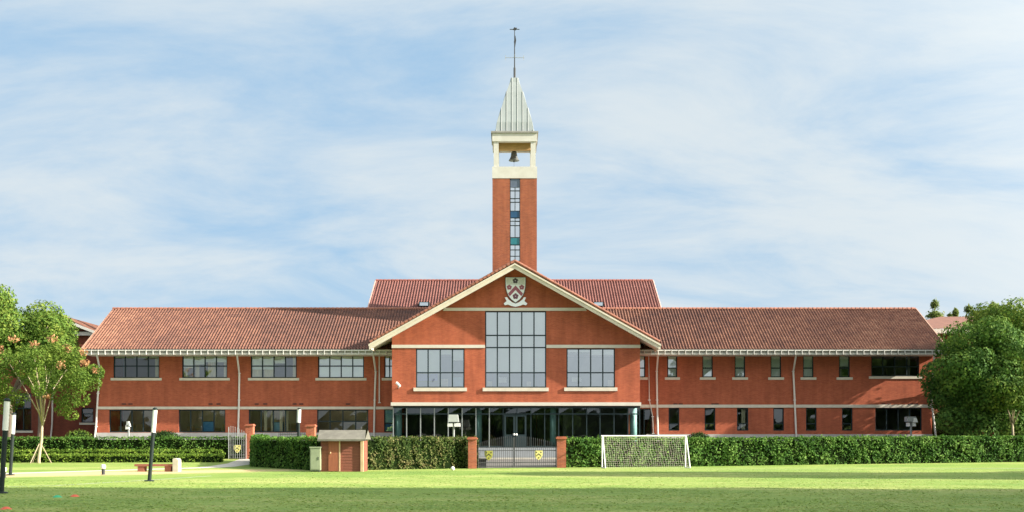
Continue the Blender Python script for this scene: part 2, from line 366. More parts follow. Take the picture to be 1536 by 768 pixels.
# terrace in front of and beneath the school, with entrance steps
t_ = MB(); t_.box(-75, -4.2, 80.2, 160, 0, 1.0); t_.box(-4.2, 5.2, 81.2, 160, 0, 1.0); t_.box(5.2, 90, 80.2, 160, 0, 1.0)
tag(t_.build('terrace', PALE), kind='structure')
st = MB()
for i in range(5): st.box(-4.19, 5.19, 79.6+.32*i, 81.19, .2, .3+.14*(i+1)-.003*(i == 4))
tag(st.build('entrance_steps', PALE), kind='structure')

# ------------------------------------------------------------------ wall / window builders
def clip(poly, a, b, c):                       # keep a*x+b*z<=c
    o = []
    for i in range(len(poly)):
        p, q = poly[i], poly[(i+1) % len(poly)]
        fp, fq = a*p[0]+b*p[1]-c, a*q[0]+b*q[1]-c
        if fp <= 0: o.append(p)
        if fp*fq < 0:
            t = fp/(fp-fq); o.append((p[0]+(q[0]-p[0])*t, p[1]+(q[1]-p[1])*t))
    return o
def wall_open(mb, x0, x1, z0, z1, y, ops, depth=.22, clips=()):
    xs = sorted({x0, x1, *[o[0] for o in ops], *[o[1] for o in ops]}); zs = sorted({z0, z1, *[o[2] for o in ops], *[o[3] for o in ops]})
    xs = [x for x in xs if x0 <= x <= x1]; zs = [z for z in zs if z0 <= z <= z1]
    for a, b in zip(xs, xs[1:]):
        for c, d in zip(zs, zs[1:]):
            mx_, mz = (a+b)/2, (c+d)/2
            if any(o[0] < mx_ < o[1] and o[2] < mz < o[3] for o in ops): continue
            p = [(a, c), (b, c), (b, d), (a, d)]
            for cl_ in clips:
                if p: p = clip(p, *cl_)
            if len(p) >= 3: mb.poly([(x, y, z) for x, z in p])
    for a, b, c, d in ops:
        mb.poly([(a, y, c), (a, y+depth, c), (a, y+depth, d), (a, y, d)]); mb.poly([(b, y, c), (b, y, d), (b, y+depth, d), (b, y+depth, c)])
        mb.poly([(a, y, d), (a, y+depth, d), (b, y+depth, d), (b, y, d)]); mb.poly([(a, y, c), (b, y, c), (b, y+depth, c), (a, y+depth, c)])

def window(root, op, y, cols, rows, glass=GLASS, bar=.085, sill=None, blinds=(), frame=FRAME, inset=.1, curt=()):
    """op = x0,x1,z0,z1; rows = list of transom z; blinds = [(col0,col1,drop fraction)]"""
    x0, x1, z0, z1 = op; y0 = y+inset
    f = MB()
    f.box(x0, x0+bar, y0, y0+.08, z0, z1); f.box(x1-bar, x1, y0, y0+.08, z0, z1)
    f.box(x0+bar, x1-bar, y0, y0+.08, z0, z0+bar); f.box(x0+bar, x1-bar, y0, y0+.08, z1-bar, z1)
    for i in range(1, cols):
        xc = x0+(x1-x0)*i/cols; f.box(xc-bar/2, xc+bar/2, y0+.004, y0+.076, z0+bar, z1-bar)
    for zc in rows: f.box(x0+bar, x1-bar, y0-.012, y0+.07, zc-bar/2, zc+bar/2)
    win = thing_part('window', root, ((x0+x1)/2, y, z0))
    f.build('frame', frame, win)
    gl = MB(); zs = [z0]+sorted(rows)+[z1]
    for i in range(cols):
        for a, b in zip(zs, zs[1:]):
            xa = x0+(x1-x0)*i/cols; xb = x0+(x1-x0)*(i+1)/cols; dy = [random.uniform(-.013, .013) for _ in range(4)]
            gl.poly([(xa+.02, y0+.04+dy[0], a+.02), (xb-.02, y0+.04+dy[1], a+.02), (xb-.02, y0+.04+dy[2], b-.02), (xa+.02, y0+.04+dy[3], b-.02)])
    gl.build('pane', glass, win, recalc=False)
    if sill:
        sx, h, out_ = sill
        MB().box(x0-sx, x1+sx, y-out_, y+.1, z0-h, z0-.002).build('sill', STONE, win)
    if blinds:
        for c0, c1, dr in blinds:
            b_ = MB(); xa = x0+(x1-x0)*c0/cols+.04; xb = x0+(x1-x0)*c1/cols-.04
            b_.box(xa, xb, y0+.09, y0+.10, z1-(z1-z0)*dr, z1-.03)
            b_.build('blind', BLIND, win)
    if curt:
        for c0, c1 in curt:
            b_ = MB(); xa = x0+(x1-x0)*c0; xb = x0+(x1-x0)*c1; n = max(4, int((xb-xa)/.09))
            for i in range(n):
                p = lambda k: (xa+(xb-xa)*k/n, y0+.22+.035*(k % 2))
                A, B = p(i), p(i+1); b_.poly([(A[0], A[1], z0), (B[0], B[1], z0), (B[0], B[1], z1-.03), (A[0], A[1], z1-.03)])
            b_.build('curtain_reflection', CURT_REFL, win, recalc=False)
    return win
def thing_part(name, parent, world):
    # a part whose own mesh is its opening reveal lining; holds sub-parts
    o = bpy.data.objects.new(name, None); C.objects.link(o); o.parent = parent; o.empty_display_size = .2
    off = Vector((0, 0, 0)); p = parent
    while p: off += p.location; p = p.parent
    o.location = Vector(world)-off
    return o

def tiles(mb, o, U, Vv, lu, lv, period=.235, course=.40, amp=.085, clipf=None):
    """tiled surface: o = eave corner, U along eave, V up slope"""
    U = Vector(U).normalized(); V = Vector(Vv).normalized(); Nn = U.cross(V)
    if Nn.z < 0: Nn = -Nn
    nu = int(lu/period); per = lu/nu
    prof = [(0, 0), (.18, .55), (.36, 1), (.54, .55), (.72, 0), (.86, -.1)]
    us = [(i+a)*per for i in range(nu) for a, h in prof]+[lu]; hs = [h*amp for i in range(nu) for a, h in prof]+[0]
    us = np.array(us); hs = np.array(hs); nc = max(1, round(lv/course)); cs = lv/nc; n = len(us)
    O = np.array(o); Ua = np.array(U); Va = np.array(V); Na = np.array(Nn); rng = np.random.default_rng(3)
    for c in range(nc):
        lo = O+us[:, None]*Ua+Va*(c*cs-.03)+(hs[:, None]+.02)*Na+np.repeat(rng.normal(0, .004, (n//6+1, 1)), 6, 0)[:n]*Na
        hi = O+us[:, None]*Ua+Va*((c+1)*cs)+(hs[:, None])*Na
        bt = O+us[:, None]*Ua+Va*(c*cs-.03)+(hs[:, None]-.0)*Na
        Vt = np.concatenate([bt, lo, hi]); i = np.arange(n-1)
        Fq = np.concatenate([np.stack([i, i+1, n+i+1, n+i], 1), np.stack([n+i, n+i+1, 2*n+i+1, 2*n+i], 1)])
        mb.arrays(Vt, Fq)
def ridge(mb, a, b, r=.13, seg=.36, half=True):
    a, b = Vector(a), Vector(b); n = max(2, int((b-a).length/seg)); pts = []; rs = []
    for i in range(n):
        p, q = a.lerp(b, i/n), a.lerp(b, (i+.98)/n)
        mb.tube([p, q], [r*1.12, r*.9], 8)

# ================================================================== SCHOOL BUILDING
D = 88.0; DE = 86.0; DB = 84.6; DV = 83.4       # wing wall, wing eave, bay wall, verge
CX = X_(772, D)
school = thing('school_building', 'long two-storey red brick school with tiled roofs, a wide central gable and glazed entrance', 'school', (CX, D, 1.0))
XL, XR = X_(146, D), X_(1398, D)
BL, BR = X_(588, DB), X_(960, DB)
ZE = 8.55
def op(p0, p1, q0, q1, d): return (X_(p0, d), X_(p1, d), Z_(q1, d), Z_(q0, d))
up_l = [op(a, b, 533, 567, D) for a, b in ((170, 239), (273, 341), (376, 445), (477, 546))]
gr_l = [op(a, b, 614.5, 648.5, D) for a, b in ((163.5, 231), (268, 338), (373, 446), (475.5, 552.5))]
sm_l = [op(576.5, 592, 533, 567, D), op(576, 592, 613.5, 648, D)]
up_r = [op(a, b, 533, 566, D) for a, b in ((1001, 1016), (1053.5, 1069.5), (1102, 1118), (1156, 1172), (1204.5, 1220.5), (1258.5, 1275))]
gr_r = [op(a, b, 612, 646, D) for a, b in ((1003, 1019), (1057, 1073), (1105.5, 1122.5), (1160, 1176), (1209, 1225), (1263, 1279))]
big_r = [op(1307, 1379, 530.5, 564.5, D), op(1313, 1383, 612, 646, D)]
sm_r = [op(954, 968, 533, 566, D), op(955, 978, 613, 653, D)]
ZP = Z_(649, D)
wl = MB(); wall_open(wl, XL, BL+.6, ZP, ZE, D, up_l+gr_l+sm_l); wl.poly([(XL, D, 1), (XL, D+13, 1), (XL, D+13, ZE), (XL, D, ZE)])
wl.poly([(XL, D, ZE), (XL, D+13, ZE), (XL, 92.8, 12.5)])
wl.build('wall', BRICK, school)
wr = MB(); wall_open(wr, BR-.6, XR, ZP-.12, ZE, D, up_r+gr_r+big_r+sm_r); wr.poly([(XR, D, 1), (XR, D+13, 1), (XR, D+13, ZE), (XR, D, ZE)])
wr.poly([(XR, D, ZE), (XR, D+13, ZE), (XR, 92.8, 12.5)])
wr.build('wall', BRICK, school)
MB().box(XL, XR, D+12.9, D+13, 1, ZE).build('rear_wall', BRICK, school)
MB().box(XL-.04, BL, D-.06, D+.2, 1.0, ZP-.002).build('plinth', PLINTH, school); MB().box(BR+.9, XR+.04, D-.06, D+.2, 1.0, ZP-.122).build('plinth', PLINTH, school)
MB().box(XL-.05, BL-.01, D-.07, D+.1, Z_(614, D), Z_(610, D)).build('string_course', STONE, school); MB().box(BR+.01, XR+.05, D-.07, D+.1, Z_(611.5, D), Z_(607, D)).build('string_course', STONE, school)
# interior rooms
zf = 5.35
for a, b2 in ((XL+.1, BL-.1), (BR+.1, XR-.1)):
    r_ = MB(); r_.box(a, b2, D+5.5, D+5.6, 1.0, ZE); r_.box(a, b2, D+.25, D+5.5, zf-.3, zf); r_.box(a, b2, D+.25, D+5.5, ZE-.1, ZE-.02); r_.box(a, b2, D+.25, D+5.5, 1.0, 1.2)
    x = a
    while x < b2-3: 
        x += 5.48; r_.box(x-.06, x+.06, D+.25, D+5.5, 1.2, ZE-.1)
    r_.build('room_interior', ROOM, school)
lob = MB(); lob.box(BL+.1, BR+1.0, DB+7.4, DB+7.5, 1.0, 4.3); lob.box(BL+.1, BR-.1, DB+.4, DB+7.4, 4.36, 4.5); lob.box(BL+.1, BR+1.2, DB+.5, DB+7.4, .9, 1.02)
lob.box(BL+.05, BL+.1, DB+.4, DB+7.4, 1, 4.4); lob.box(-3, -2.7, DB+3.5, DB+7.4, 1.02, 4.36); lob.box(4.1, 4.4, DB+3.5, DB+7.4, 1.02, 4.36)
lob.build('lobby_interior', ROOMD, school)
ub = MB(); ub.prism([(BL+.1, 4.5), (BR-.1, 4.5), (BR-.1, 8.6), (CX, 13.5), (BL+.1, 8.6)], DB+6, DB+6.1); ub.box(BL+.1, BR-.1, DB+.3, DB+6, 4.52, 4.6); ub.box(CX-4, CX+4, DB+.3, DB+6, 11.9, 12)
ub.build('hall_interior', ROOM, school)

SILL = (.2, .2, .07)
bl_sets = [[(0, 4, .12)], [(0, 1, .55), (1, 2, .4), (2, 4, .3)], [(0, 2, .62), (2, 3, .35)], [(0, 4, .95)]]
cu_sets = [((.88, .98),), ((.02, .1), (.27, .36), (.55, .72), (.9, .98)), ((.02, .24), (.27, .49), (.9, .99)), ((.02, .08),)]  # cream panels in the second and third windows imitate warm reflections
for o_, bs, cs, gm in zip(up_l, bl_sets, cu_sets, (GLASSD, GLASSM, GLASSM, GLASS)): window(school, o_, D, 4, [Z_(549, D)], gm, sill=SILL, blinds=bs, curt=cs)
for i, o_ in enumerate(gr_l): window(school, o_, D, 4, [Z_(632, D)] if i == 3 else [], GLASSD, curt=((.3, .36), (.44, .5), (.62, .68), (.72, .8)) if i == 2 else ())
window(school, sm_l[0], D, 2, [Z_(549, D)], sill=SILL, blinds=[(0, 2, .95)])
ws = window(school, sm_l[1], D, 1, [Z_(635, D)], blinds=())
q = MB(); a, b2, c, d = sm_l[1]; q.box(a+.07, b2-.1, D+.17, D+.19, Z_(634, D), d-.08, 0); q.box(a+.07, b2-.1, D+.17, D+.19, c+.08, Z_(636, D), 1)
q.build('window_film', [LBLUE, BLUEP], ws)
for i, o_ in enumerate(up_r): window(school, o_, D, 1, [Z_(552, D)], sill=SILL, blinds=[(0, 1, (.97, .97, .98, .97, .98, .5)[i])])
for i, o_ in enumerate(gr_r): window(school, o_, D, 1, [Z_(635.5, D)], GLASSD, curt=((.45, .8),) if i == 2 else ())
window(school, big_r[0], D, 4, [Z_(550, D)], GLASSD, sill=SILL); window(school, big_r[1], D, 4, [], GLASSD)
window(school, sm_r[0], D, 1, [Z_(552, D)], sill=SILL, blinds=[(0, 1, .95)]); window(school, sm_r[1], D, 2, [], GLASSD)
# lit ceiling lamps seen through the left ground floor windows
EMI = bpy.data.materials.new('warm_lamp'); EMI.use_nodes = True; e_ = EMI.node_tree.nodes['Principled BSDF']; e_.inputs['Emission Color'].default_value = (1, .86, .55, 1); e_.inputs['Emission Strength'].default_value = 2.5; e_.inputs['Base Color'].default_value = (.8, .8, .7, 1)
for o_ in gr_l:
    for yy, k in ((D+1.4, .1), (D+2.9, .35), (D+4.2, .05)):
        xa = o_[0]+(o_[1]-o_[0])*k; MB().box(xa, xa+2.0, yy, yy+.16, 4.84, 4.9).build('ceiling_light', EMI, school)
# furniture-like shelves seen dimly inside
SHELF = mat('shelf_wood', (.42, .30, .14), .7, var=.5, scale=2)
for o_ in gr_l[:3]:
    sh = MB()
    for k in range(5):
        xa = o_[0]+.2+k*.72; sh.box(xa, xa+.5, D+1.6, D+2.0, 1.2, 2.55+.45*random.random())
    sh.build('bookcase', SHELF, school)
# brick vents above the ground-floor windows
VD = mat('vent_dark', (.10, .035, .025), .8, var=.3)
for px in (186, 196, 316, 328, 385, 398, 442, 452, 522, 1013, 1021, 1070, 1075, 1325, 1333, 1366, 1374):
    MB().box(X_(px-3, D), X_(px+3, D), D-.05, D+.02, Z_(607, D)-.0, Z_(605, D)).build('air_vent', VD, school)

# ---- wing roofs
ZEV = 8.69; DR = 92.8; ZR = 12.63; SL = (ZR-ZEV)/(DR-DE)
RL, RR = X_(122, DE), X_(1421, DE); V = (0, DR-DE, ZR-ZEV); LV = math.hypot(DR-DE, ZR-ZEV)
def wing_roof(x0, x1, out_x):
    m = MB(); tiles(m, (x0, DE-.03, ZEV), (1, 0, 0), V, x1-x0, LV)
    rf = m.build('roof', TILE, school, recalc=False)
    k = MB(); k.poly([(x0, DE, ZEV-.05), (x1, DE, ZEV-.05), (x1, DR, ZR-.05), (x0, DR, ZR-.05)]); k.poly([(x0, DR, ZR+.02), (x1, DR, ZR+.02), (x1, DR+8.2, ZR-8.2*SL), (x0, DR+8.2, ZR-8.2*SL)])
    k.build('roof_deck', TILEB, rf, recalc=False)
    rg = MB(); ridge(rg, (x0, DR, ZR+.03), (x1, DR, ZR+.03)); rg.build('ridge_tile', TILEB, rf)
    gt = MB(); ga, gb = x0+.1, x1-.1
    gt.box(ga, gb, DE-.17, DE-.02, ZEV-.13, ZEV-.045)
    gt.box(ga, gb, DE-.03, DE+.03, ZEV-.42, ZEV-.30)
    x = ga+.2
    while x < gb: gt.box(x-.027, x+.027, DE-.19, DE-.035, ZEV-.42, ZEV-.05); x += .535
    gt.build('gutter', GUT, rf)
    fs = MB(); fs.box(ga, gb, DE-.025, DE+.02, ZEV-.30, ZEV-.06); fs.build('fascia', FASC, rf)
    sf = MB(); sf.box(x0+.1, x1-.1, DE+.03, D-.002, ZEV-.40, ZEV-.34); sf.build('soffit', SOFFIT, rf)
    vb = MB(); yy = [(DE-.05, ZEV), (DR, ZR)]
    s0 = out_x; 
    vb.poly([(s0, DE-.1, ZEV-.28), (s0, DR, ZR-.28), (s0, DR, ZR+.09), (s0, DE-.1, ZEV+.09)]); vb.poly([(s0-.07, DE-.1, ZEV-.28), (s0-.07, DR, ZR-.28), (s0-.07, DR, ZR+.09), (s0-.07, DE-.1, ZEV+.09)])
    vb.poly([(s0, DE-.1, ZEV+.09), (s0, DR, ZR+.09), (s0-.07, DR, ZR+.09), (s0-.07, DE-.1, ZEV+.09)]); vb.poly([(s0, DE-.1, ZEV-.28), (s0-.07, DE-.1, ZEV-.28), (s0-.07, DE-.1, ZEV+.09), (s0, DE-.1, ZEV+.09)])
    vb.build('verge_board', mat('verge_pale', (.40, .25, .18), .6, var=.2, scale=2), rf)
wing_roof(RL, CX-.2, RL+.08); wing_roof(CX+.2, RR, RR+.08)

# ---- central bay
CW_ = mat('white_sheet', (.75, .75, .72), .6, var=.1)
def bop(p0, p1, q0, q1): return op(p0, p1, q0, q1, DB)
bw = [bop(623.8, 696.8, 523, 581.6), bop(727.6, 819.4, 466.6, 581.6), bop(849.7, 922.5, 522.5, 581.3)]
sc_v = F/DV
ZA = Z_(393.5, DV); HW = 216.5/sc_v; ZV = Z_(514, DV); GS = (ZA-ZV)/HW       # tile line of the verge
ZB0 = Z_(609, DB)
bay = MB(); wl_top = 15.5
cz = ZA-.30
wall_open(bay, BL, BR, ZB0, wl_top, DB, bw, .24, clips=((GS, 1, cz+GS*CX), (-GS, 1, cz-GS*CX)))
for x in (BL, BR): bay.poly([(x, DB, ZB0), (x, D+.3, ZB0), (x, D+.3, cz-GS*abs(x-CX)), (x, DB, cz-GS*abs(x-CX))])
bay.build('wall', BRICK, school)
bb = MB(); z0, z1 = Z_(466.3, DB), Z_(461.8, DB); xx = (cz-z1)/GS-.02
bb.prism([(CX-xx-.15, z0), (CX+xx+.15, z0), (CX+xx, z1), (CX-xx, z1)], DB-.06, DB+.05)
z0, z1 = Z_(522, DB), Z_(517.3, DB); bb.box(BL-.02, bw[1][0]-.01, DB-.06, DB+.05, z0, z1); bb.box(bw[1][1]+.01, BR+.02, DB-.06, DB+.05, z0, z1)
bb.box(BL-.08, BR+.08, DB-.12, DB+.5, Z_(608.6, DB), Z_(603.6, DB)); bb.box(BL-.08, BL+.04, DB+.5, D, Z_(608.6, DB), Z_(603.6, DB))
bb.box(BR-.04, BR+.08, DB+.5, D, Z_(608.6, DB), Z_(603.6, DB))
bb.build('string_course', CREAM, school)
SB = (.18, .27, .1)
window(school, bw[0], DB, 4, [Z_(559, DB)], GLASSB, .09, SB, [(0, 2, .60), (2, 3, .15), (3, 4, .3)], inset=.04)
window(school, bw[1], DB, 5, [Z_(503, DB), Z_(521.3, DB), Z_(559, DB)], GLASSB, .09, SB, [(0, 5, .80)], inset=.04)
window(school, bw[2], DB, 4, [Z_(559, DB)], GLASSB, .09, SB, [(0, 1, .1), (1, 2, .1), (2, 4, .17)], inset=.04)
PURP = mat('purple_sheet', (.20, .20, .55), .6, var=.3, scale=2); TANP = mat('tan_sheet', (.55, .48, .30), .7, var=.4, scale=3)
for a, b_, c, e, mt in ((626, 656, 561, 571, PURP), (661, 672, 568, 580, TANP), (678, 694, 566, 579, LBLUE), (731, 738, 572, 581, TANP), (748, 760, 566, 574, CW_), (790, 797, 572, 581, TANP), (912, 919, 570, 581, TANP), (858, 872, 566, 572, CW_)):
    MB().box(X_(a, DB), X_(b_, DB), DB+.20, DB+.22, Z_(e, DB), Z_(c, DB)).build('window_display', mt, school)
# gable roof
rt = MB(); yb = 98.0; ls = math.hypot(HW, ZA-ZV)
tiles(rt, (CX-HW, DV, ZV), (0, 1, 0), (HW, 0, ZA-ZV), yb-DV, ls, period=.22); tiles(rt, (CX+HW, DV, ZV), (0, 1, 0), (-HW, 0, ZA-ZV), yb-DV, ls, period=.22)
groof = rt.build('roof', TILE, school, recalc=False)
dk = MB()
for s in (-1, 1): dk.poly([(CX+s*HW, DV+.1, ZV-.06), (CX+s*HW, yb, ZV-.06), (CX, yb, ZA-.06), (CX, DV+.1, ZA-.06)])
dk.build('roof_deck', TILEB, groof, recalc=False)
sf = MB()
for s in (-1, 1):
    e = [(CX+s*(HW-.05), ZV-.30), (CX, ZA-.30)]
    sf.poly([(e[0][0], DV+.06, e[0][1]), (e[0][0], D, e[0][1]), (e[1][0], D, e[1][1]), (e[1][0], DV+.06, e[1][1])])
    sf.box(min(e[0][0], e[0][0]+s*.06), max(e[0][0], e[0][0]+s*.06), DV+.06, D-.9, ZV-.5, ZV-.02)
sf.build('soffit', SOFFIT, groof, recalc=False)
bg_ = MB(); th = .50
ex = HW+.10
bg_.prism([(CX-ex, ZA-GS*ex-th+.02), (CX, ZA-th), (CX+ex, ZA-GS*ex-th+.02), (CX+ex, ZA-GS*ex-.09), (CX, ZA-.09), (CX-ex, ZA-GS*ex-.09)], DV-.05, DV+.05)
bg_.prism([(CX-ex-.04, ZA-GS*ex-.22), (CX, ZA-.20), (CX+ex+.04, ZA-GS*ex-.22), (CX+ex+.04, ZA-GS*ex-.07), (CX, ZA-.07), (CX-ex-.04, ZA-GS*ex-.07)], DV-.12, DV-.05)
bg_.build('barge_board', CREAMB, groof)
vt = MB()
for s in (-1, 1): ridge(vt, (CX+s*(HW+.05), DV-.02, ZA-GS*(HW+.05)+.10), (CX, DV-.02, ZA+.12), r=.10, seg=.34)
vt.build('verge_tile', TILEB, groof)
rg = MB(); ridge(rg, (CX, DV-.05, ZA+.06), (CX, yb, ZA+.06), r=.14); rg.build('ridge_tile', TILEB, groof)
# entrance glazing
dg = DB+.30; z0, z1 = 1.02, Z_(609.2, DB)
mul = [590, 610, 630.9, 651.6, 672.4, 693.2, 714, 734, 754.8, 775.5, 796.4, 817, 838, 859, 880, 900, 921, 942, 959.5]
ent = thing_part('entrance_glazing', school, (CX, dg, 1.0))
f = MB()
for i, px in enumerate(mul): x = X_(px, dg); f.box(x-.035, x+.035, dg-.05, dg+.05, z0, z1, 0 if px > 740 else 1)
x0, x1 = X_(590, dg), X_(959.5, dg)
zt = Z_(621, dg); f.box(x0, x1, dg-.045, dg+.045, zt-.05, zt+.05, 0); f.box(x0, x1, dg-.055, dg+.055, z1-.15, z1-.003, 0); f.box(x0, x1, dg-.045, dg+.045, z0, z0+.12, 0)
f.build('frame', [FRAME, FRAMEL], ent)
gl = MB()
for a, b2 in zip(mul, mul[1:]):
    for c, d in ((z0, zt), (zt, z1)):
        dy = [random.uniform(-.008, .008) for _ in range(4)]; xa, xb = X_(a, dg)+.02, X_(b2, dg)-.02
        gl.poly([(xa, dg+dy[0], c), (xb, dg+dy[1], c), (xb, dg+dy[2], d), (xa, dg+dy[3], d)])
gl.build('pane', GLASSG, ent, recalc=False)
for s, (pa, pb) in enumerate(((756, 773), (773, 790))):
    dm = MB(); a, b2 = X_(pa, dg)+.02, X_(pb, dg)-.02; zd = zt-.06
    dm.box(a, a+.13, dg-.10, dg-.056, z0, zd); dm.box(b2-.13, b2, dg-.10, dg-.056, z0, zd); dm.box(a+.13, b2-.13, dg-.10, dg-.056, zd-.14, zd); dm.box(a+.13, b2-.13, dg-.10, dg-.056, z0, z0+1.0)
    door = dm.build('door', FRAME, ent)
    hx = b2-.07 if s == 0 else a+.07
    MB().lathe((hx, dg-.14, 2.02), [(.0, -.09), (.07, -.06), (.09, 0), (.07, .06), (0, .09)], 10).build('handle', WHITE, door)
for px, wd in ((597.5, 11), (718, 10), (829.5, 9.5), (950, 10.5)):
    MB().lathe((X_(px, dg+.7), dg+.7, 1.02), [(wd/2/19.3, 0), (wd/2/19.3, 3.3)], 20).build('column', TEAL, school, smooth=True)
# ---- downpipes
def pipe(pts, r=.06, d0=D-.12):
    mb = MB(); mb.tube([(X_(a, d), d, Z_(b_, d)) for a, b_, d in pts], r, 8)
    for a, b_, d in pts[1:]: mb.box(X_(a, d)-.1, X_(a, d)+.1, d-.03, d+.10, Z_(b_, d)-.03, Z_(b_, d)+.03)
    mb.build('downpipe', PIPE, school)
for pts in (((144.5, 528, DE), (151, 560, D-.12), (147, 590, D-.12), (144, 640, D-.12), (142, 657, D-.12)), ((355, 528, DE), (359, 560, D-.12), (358.5, 600, D-.12), (357, 657, D-.12)),
            ((559.5, 529, DE), (563.5, 557, D-.12), (562, 600, D-.12), (561, 657, D-.12)), ((987.5, 528, DE), (985, 557, D-.12), (985.6, 600, D-.12), (986.8, 657, D-.12)),
            ((1195, 527, DE), (1190, 557, D-.12), (1192, 600, D-.12), (1194.4, 657, D-.12)), ((1402, 529, DE), (1396, 590, D-.12), (1399, 615, D-.12), (1404, 657, D-.12))): pipe(pts, .075)
pipe(((569, 530, D-.1), (569, 604, D-.1)), .05); pipe(((973, 532, D-.1), (974, 600, D-.1), (979, 625, D-.1), (980, 650, D-.1)), .03)

# ================================================================== HALL BEHIND
hall = thing('assembly_hall', 'taller hall block with steep dark red tiled roof rising behind the central gable', 'building', (CX, 104, 1.0))
hr = 100.0; hz = Z_(421.5, hr); hw = 207.5*hr/F; he = 92.2; hez = hz-.58*(hr-he)
m = MB(); tiles(m, (CX-hw, he, hez), (1, 0, 0), (0, hr-he, hz-hez), 2*hw, math.hypot(hr-he, hz-hez), period=.24)
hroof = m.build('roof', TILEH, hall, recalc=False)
m = MB(); m.poly([(CX-hw, hr, hz), (CX+hw, hr, hz), (CX+hw, hr+8, hez), (CX-hw, hr+8, hez)]); m.poly([(CX-hw, he, hez-.05), (CX+hw, he, hez-.05), (CX+hw, hr, hz-.05), (CX-hw, hr, hz-.05)]); m.build('roof_deck', TILEB, hroof, recalc=False)
m = MB(); ridge(m, (CX-hw, hr, hz+.03), (CX+hw, hr, hz+.03)); m.build('ridge_tile', mat('ridge_red', (.27, .08, .06), .7, var=.3), hroof)
m = MB()
for s in (-1, 1):
    x = CX+s*(hw+.04); m.prism([(x-.07, 0), (x+.07, 0), (x+.07, .01), (x-.07, .01)], he, he+.01) if False else None
    m.tube([(x, he, hez), (x, hr, hz+.05)], .06, 6)
m.build('verge_board', mat('verge_pink', (.55, .33, .27), .6, var=.2), hroof)
m = MB(); m.box(CX-hw+.5, CX+hw-.5, he+1, hr+7.5, 1.0, hez); 
for s in (-1, 1): m.poly([(CX+s*(hw-.5), he+1, hez), (CX+s*(hw-.5), hr+7.5, hez), (CX+s*(hw-.5), hr, hz-.2)])
m.build('wall', BRICK, hall)
for px in (636.5, 897):
    dd = 95.1; zc = hz-.58*(hr-dd); xc = X_(px, dd); m = MB(); m.box(xc-.45, xc+.45, dd-.5, dd+.3, zc-.1, zc+.28); sk = m.build('skylight', FRAME, hall)
    m = MB(); m.poly([(xc-.36, dd-.515, zc-.06), (xc+.36, dd-.515, zc-.06), (xc+.36, dd-.515, zc+.22), (xc-.36, dd-.515, zc+.22)]); m.build('pane', GLASST, sk, recalc=False)

# ================================================================== BELL TOWER
DT = 89.0; ts = F/DT; TX = X_(772, DT); tw = 33.3/ts
tower = thing('bell_tower', 'slim square red brick clock-less bell tower with cream belfry and pointed zinc spire', 'tower', (TX, DT+tw, 1.0))
tower['label'] = 'slim square red brick bell tower with cream belfry and pointed grey metal spire'
zt0 = Z_(267.5, DT); tb = DT+2*tw
wx0, wx1 = X_(764.8, DT), X_(780.3, DT)
m = MB(); zb = 11.0; wz0 = Z_(392, DT)
wall_open(m, TX-tw, TX+tw, zb, zt0, DT, [(wx0, wx1, wz0, zt0-.01)], .25)
for x in (TX-tw, TX+tw): m.poly([(x, DT, 1), (x, tb, 1), (x, tb, zt0), (x, DT, zt0)])
m.poly([(TX-tw, tb, 1), (TX+tw, tb, 1), (TX+tw, tb, zt0), (TX-tw, tb, zt0)])
m.build('shaft', BRICKT, tower)
MB().box(TX-tw+.3, TX+tw-.3, DT+1.2, DT+1.3, 12, zt0).build('stair_interior', ROOM, tower)
rows = [285.8, 297.5, 303, 316.3, 326.5, 331.5, 338, 356, 367, 374.5, 384]
tw_ = window(tower, (wx0, wx1, wz0, zt0-.02), DT, 2, [Z_(a, DT) for a in rows], GLASST, .06, inset=.08)
m = MB()
for a, b2, k in ((268.5, 281, 0), (317, 326, 1), (357, 366.5, 2)): m.box(wx0+.07, wx1-.07, DT+.05, DT+.10, Z_(b2, DT), Z_(a, DT), k)
m.build('spandrel_panel', [mat('slate_panel', (.10, .13, .19), .4, var=.2), mat('navy_panel', (.015, .07, .16), .35, var=.2), mat('teal_panel', (.02, .17, .21), .35, var=.2)], tw_)
# belfry
zb1 = Z_(250, DT); zb2 = Z_(212, DT); zb3 = Z_(199.5, DT); bw2 = tw+.02; po = .55
m = MB(); m.box(TX-bw2, TX+bw2, DT-.03, tb+.03, zt0, zb1-.0); 
for sx in (-1, 1):
    for (ya, yb2) in ((DT+.05, DT+.05+po), (tb-.05-po, tb-.05)):
        xa = TX+sx*(bw2-.12); xb = xa-sx*(po*.72); m.box(min(xa, xb), max(xa, xb), ya, yb2, zb1, zb2)
m.box(TX-bw2, TX+bw2, DT-.02, DT+.45, zb2, zb3); m.box(TX-bw2, TX+bw2, tb-.45, tb+.02, zb2, zb3)
m.box(TX-bw2, TX-bw2+.45, DT+.45, tb-.45, zb2, zb3); m.box(TX+bw2-.45, TX+bw2, DT+.45, tb-.45, zb2, zb3)
m.build('belfry', mat('belfry_paint', (.56, .545, .50), .6, var=.14, scale=1.5, col2=(.47, .45, .40)), tower)
m = MB(); m.box(TX-bw2+.46, TX+bw2-.46, DT+.46, tb-.46, zb3-.14, zb3-.02); m.box(TX-bw2+.5, TX+bw2-.5, DT+1.0, DT+1.3, zb2-.42, zb2+.25); m.build('bell_beam', TIMBER, tower)
bz = Z_(241, DT+1.8); bs = (DT+1.8)
m = MB(); m.lathe((TX-.05, bs, bz), [(.44, 0), (.42, .06), (.34, .16), (.27, .35), (.23, .62), (.17, .78), (.06, .84), (.05, 1.1)], 20); bell = m.build('bell', BRONZE, tower, smooth=True)
m = MB(); m.lathe((TX-.05, bs, bz-.14), [(.02, 0), (.07, .05), (.07, .1), (.02, .16), (.02, .4)], 10); m.build('clapper', IRON, bell)
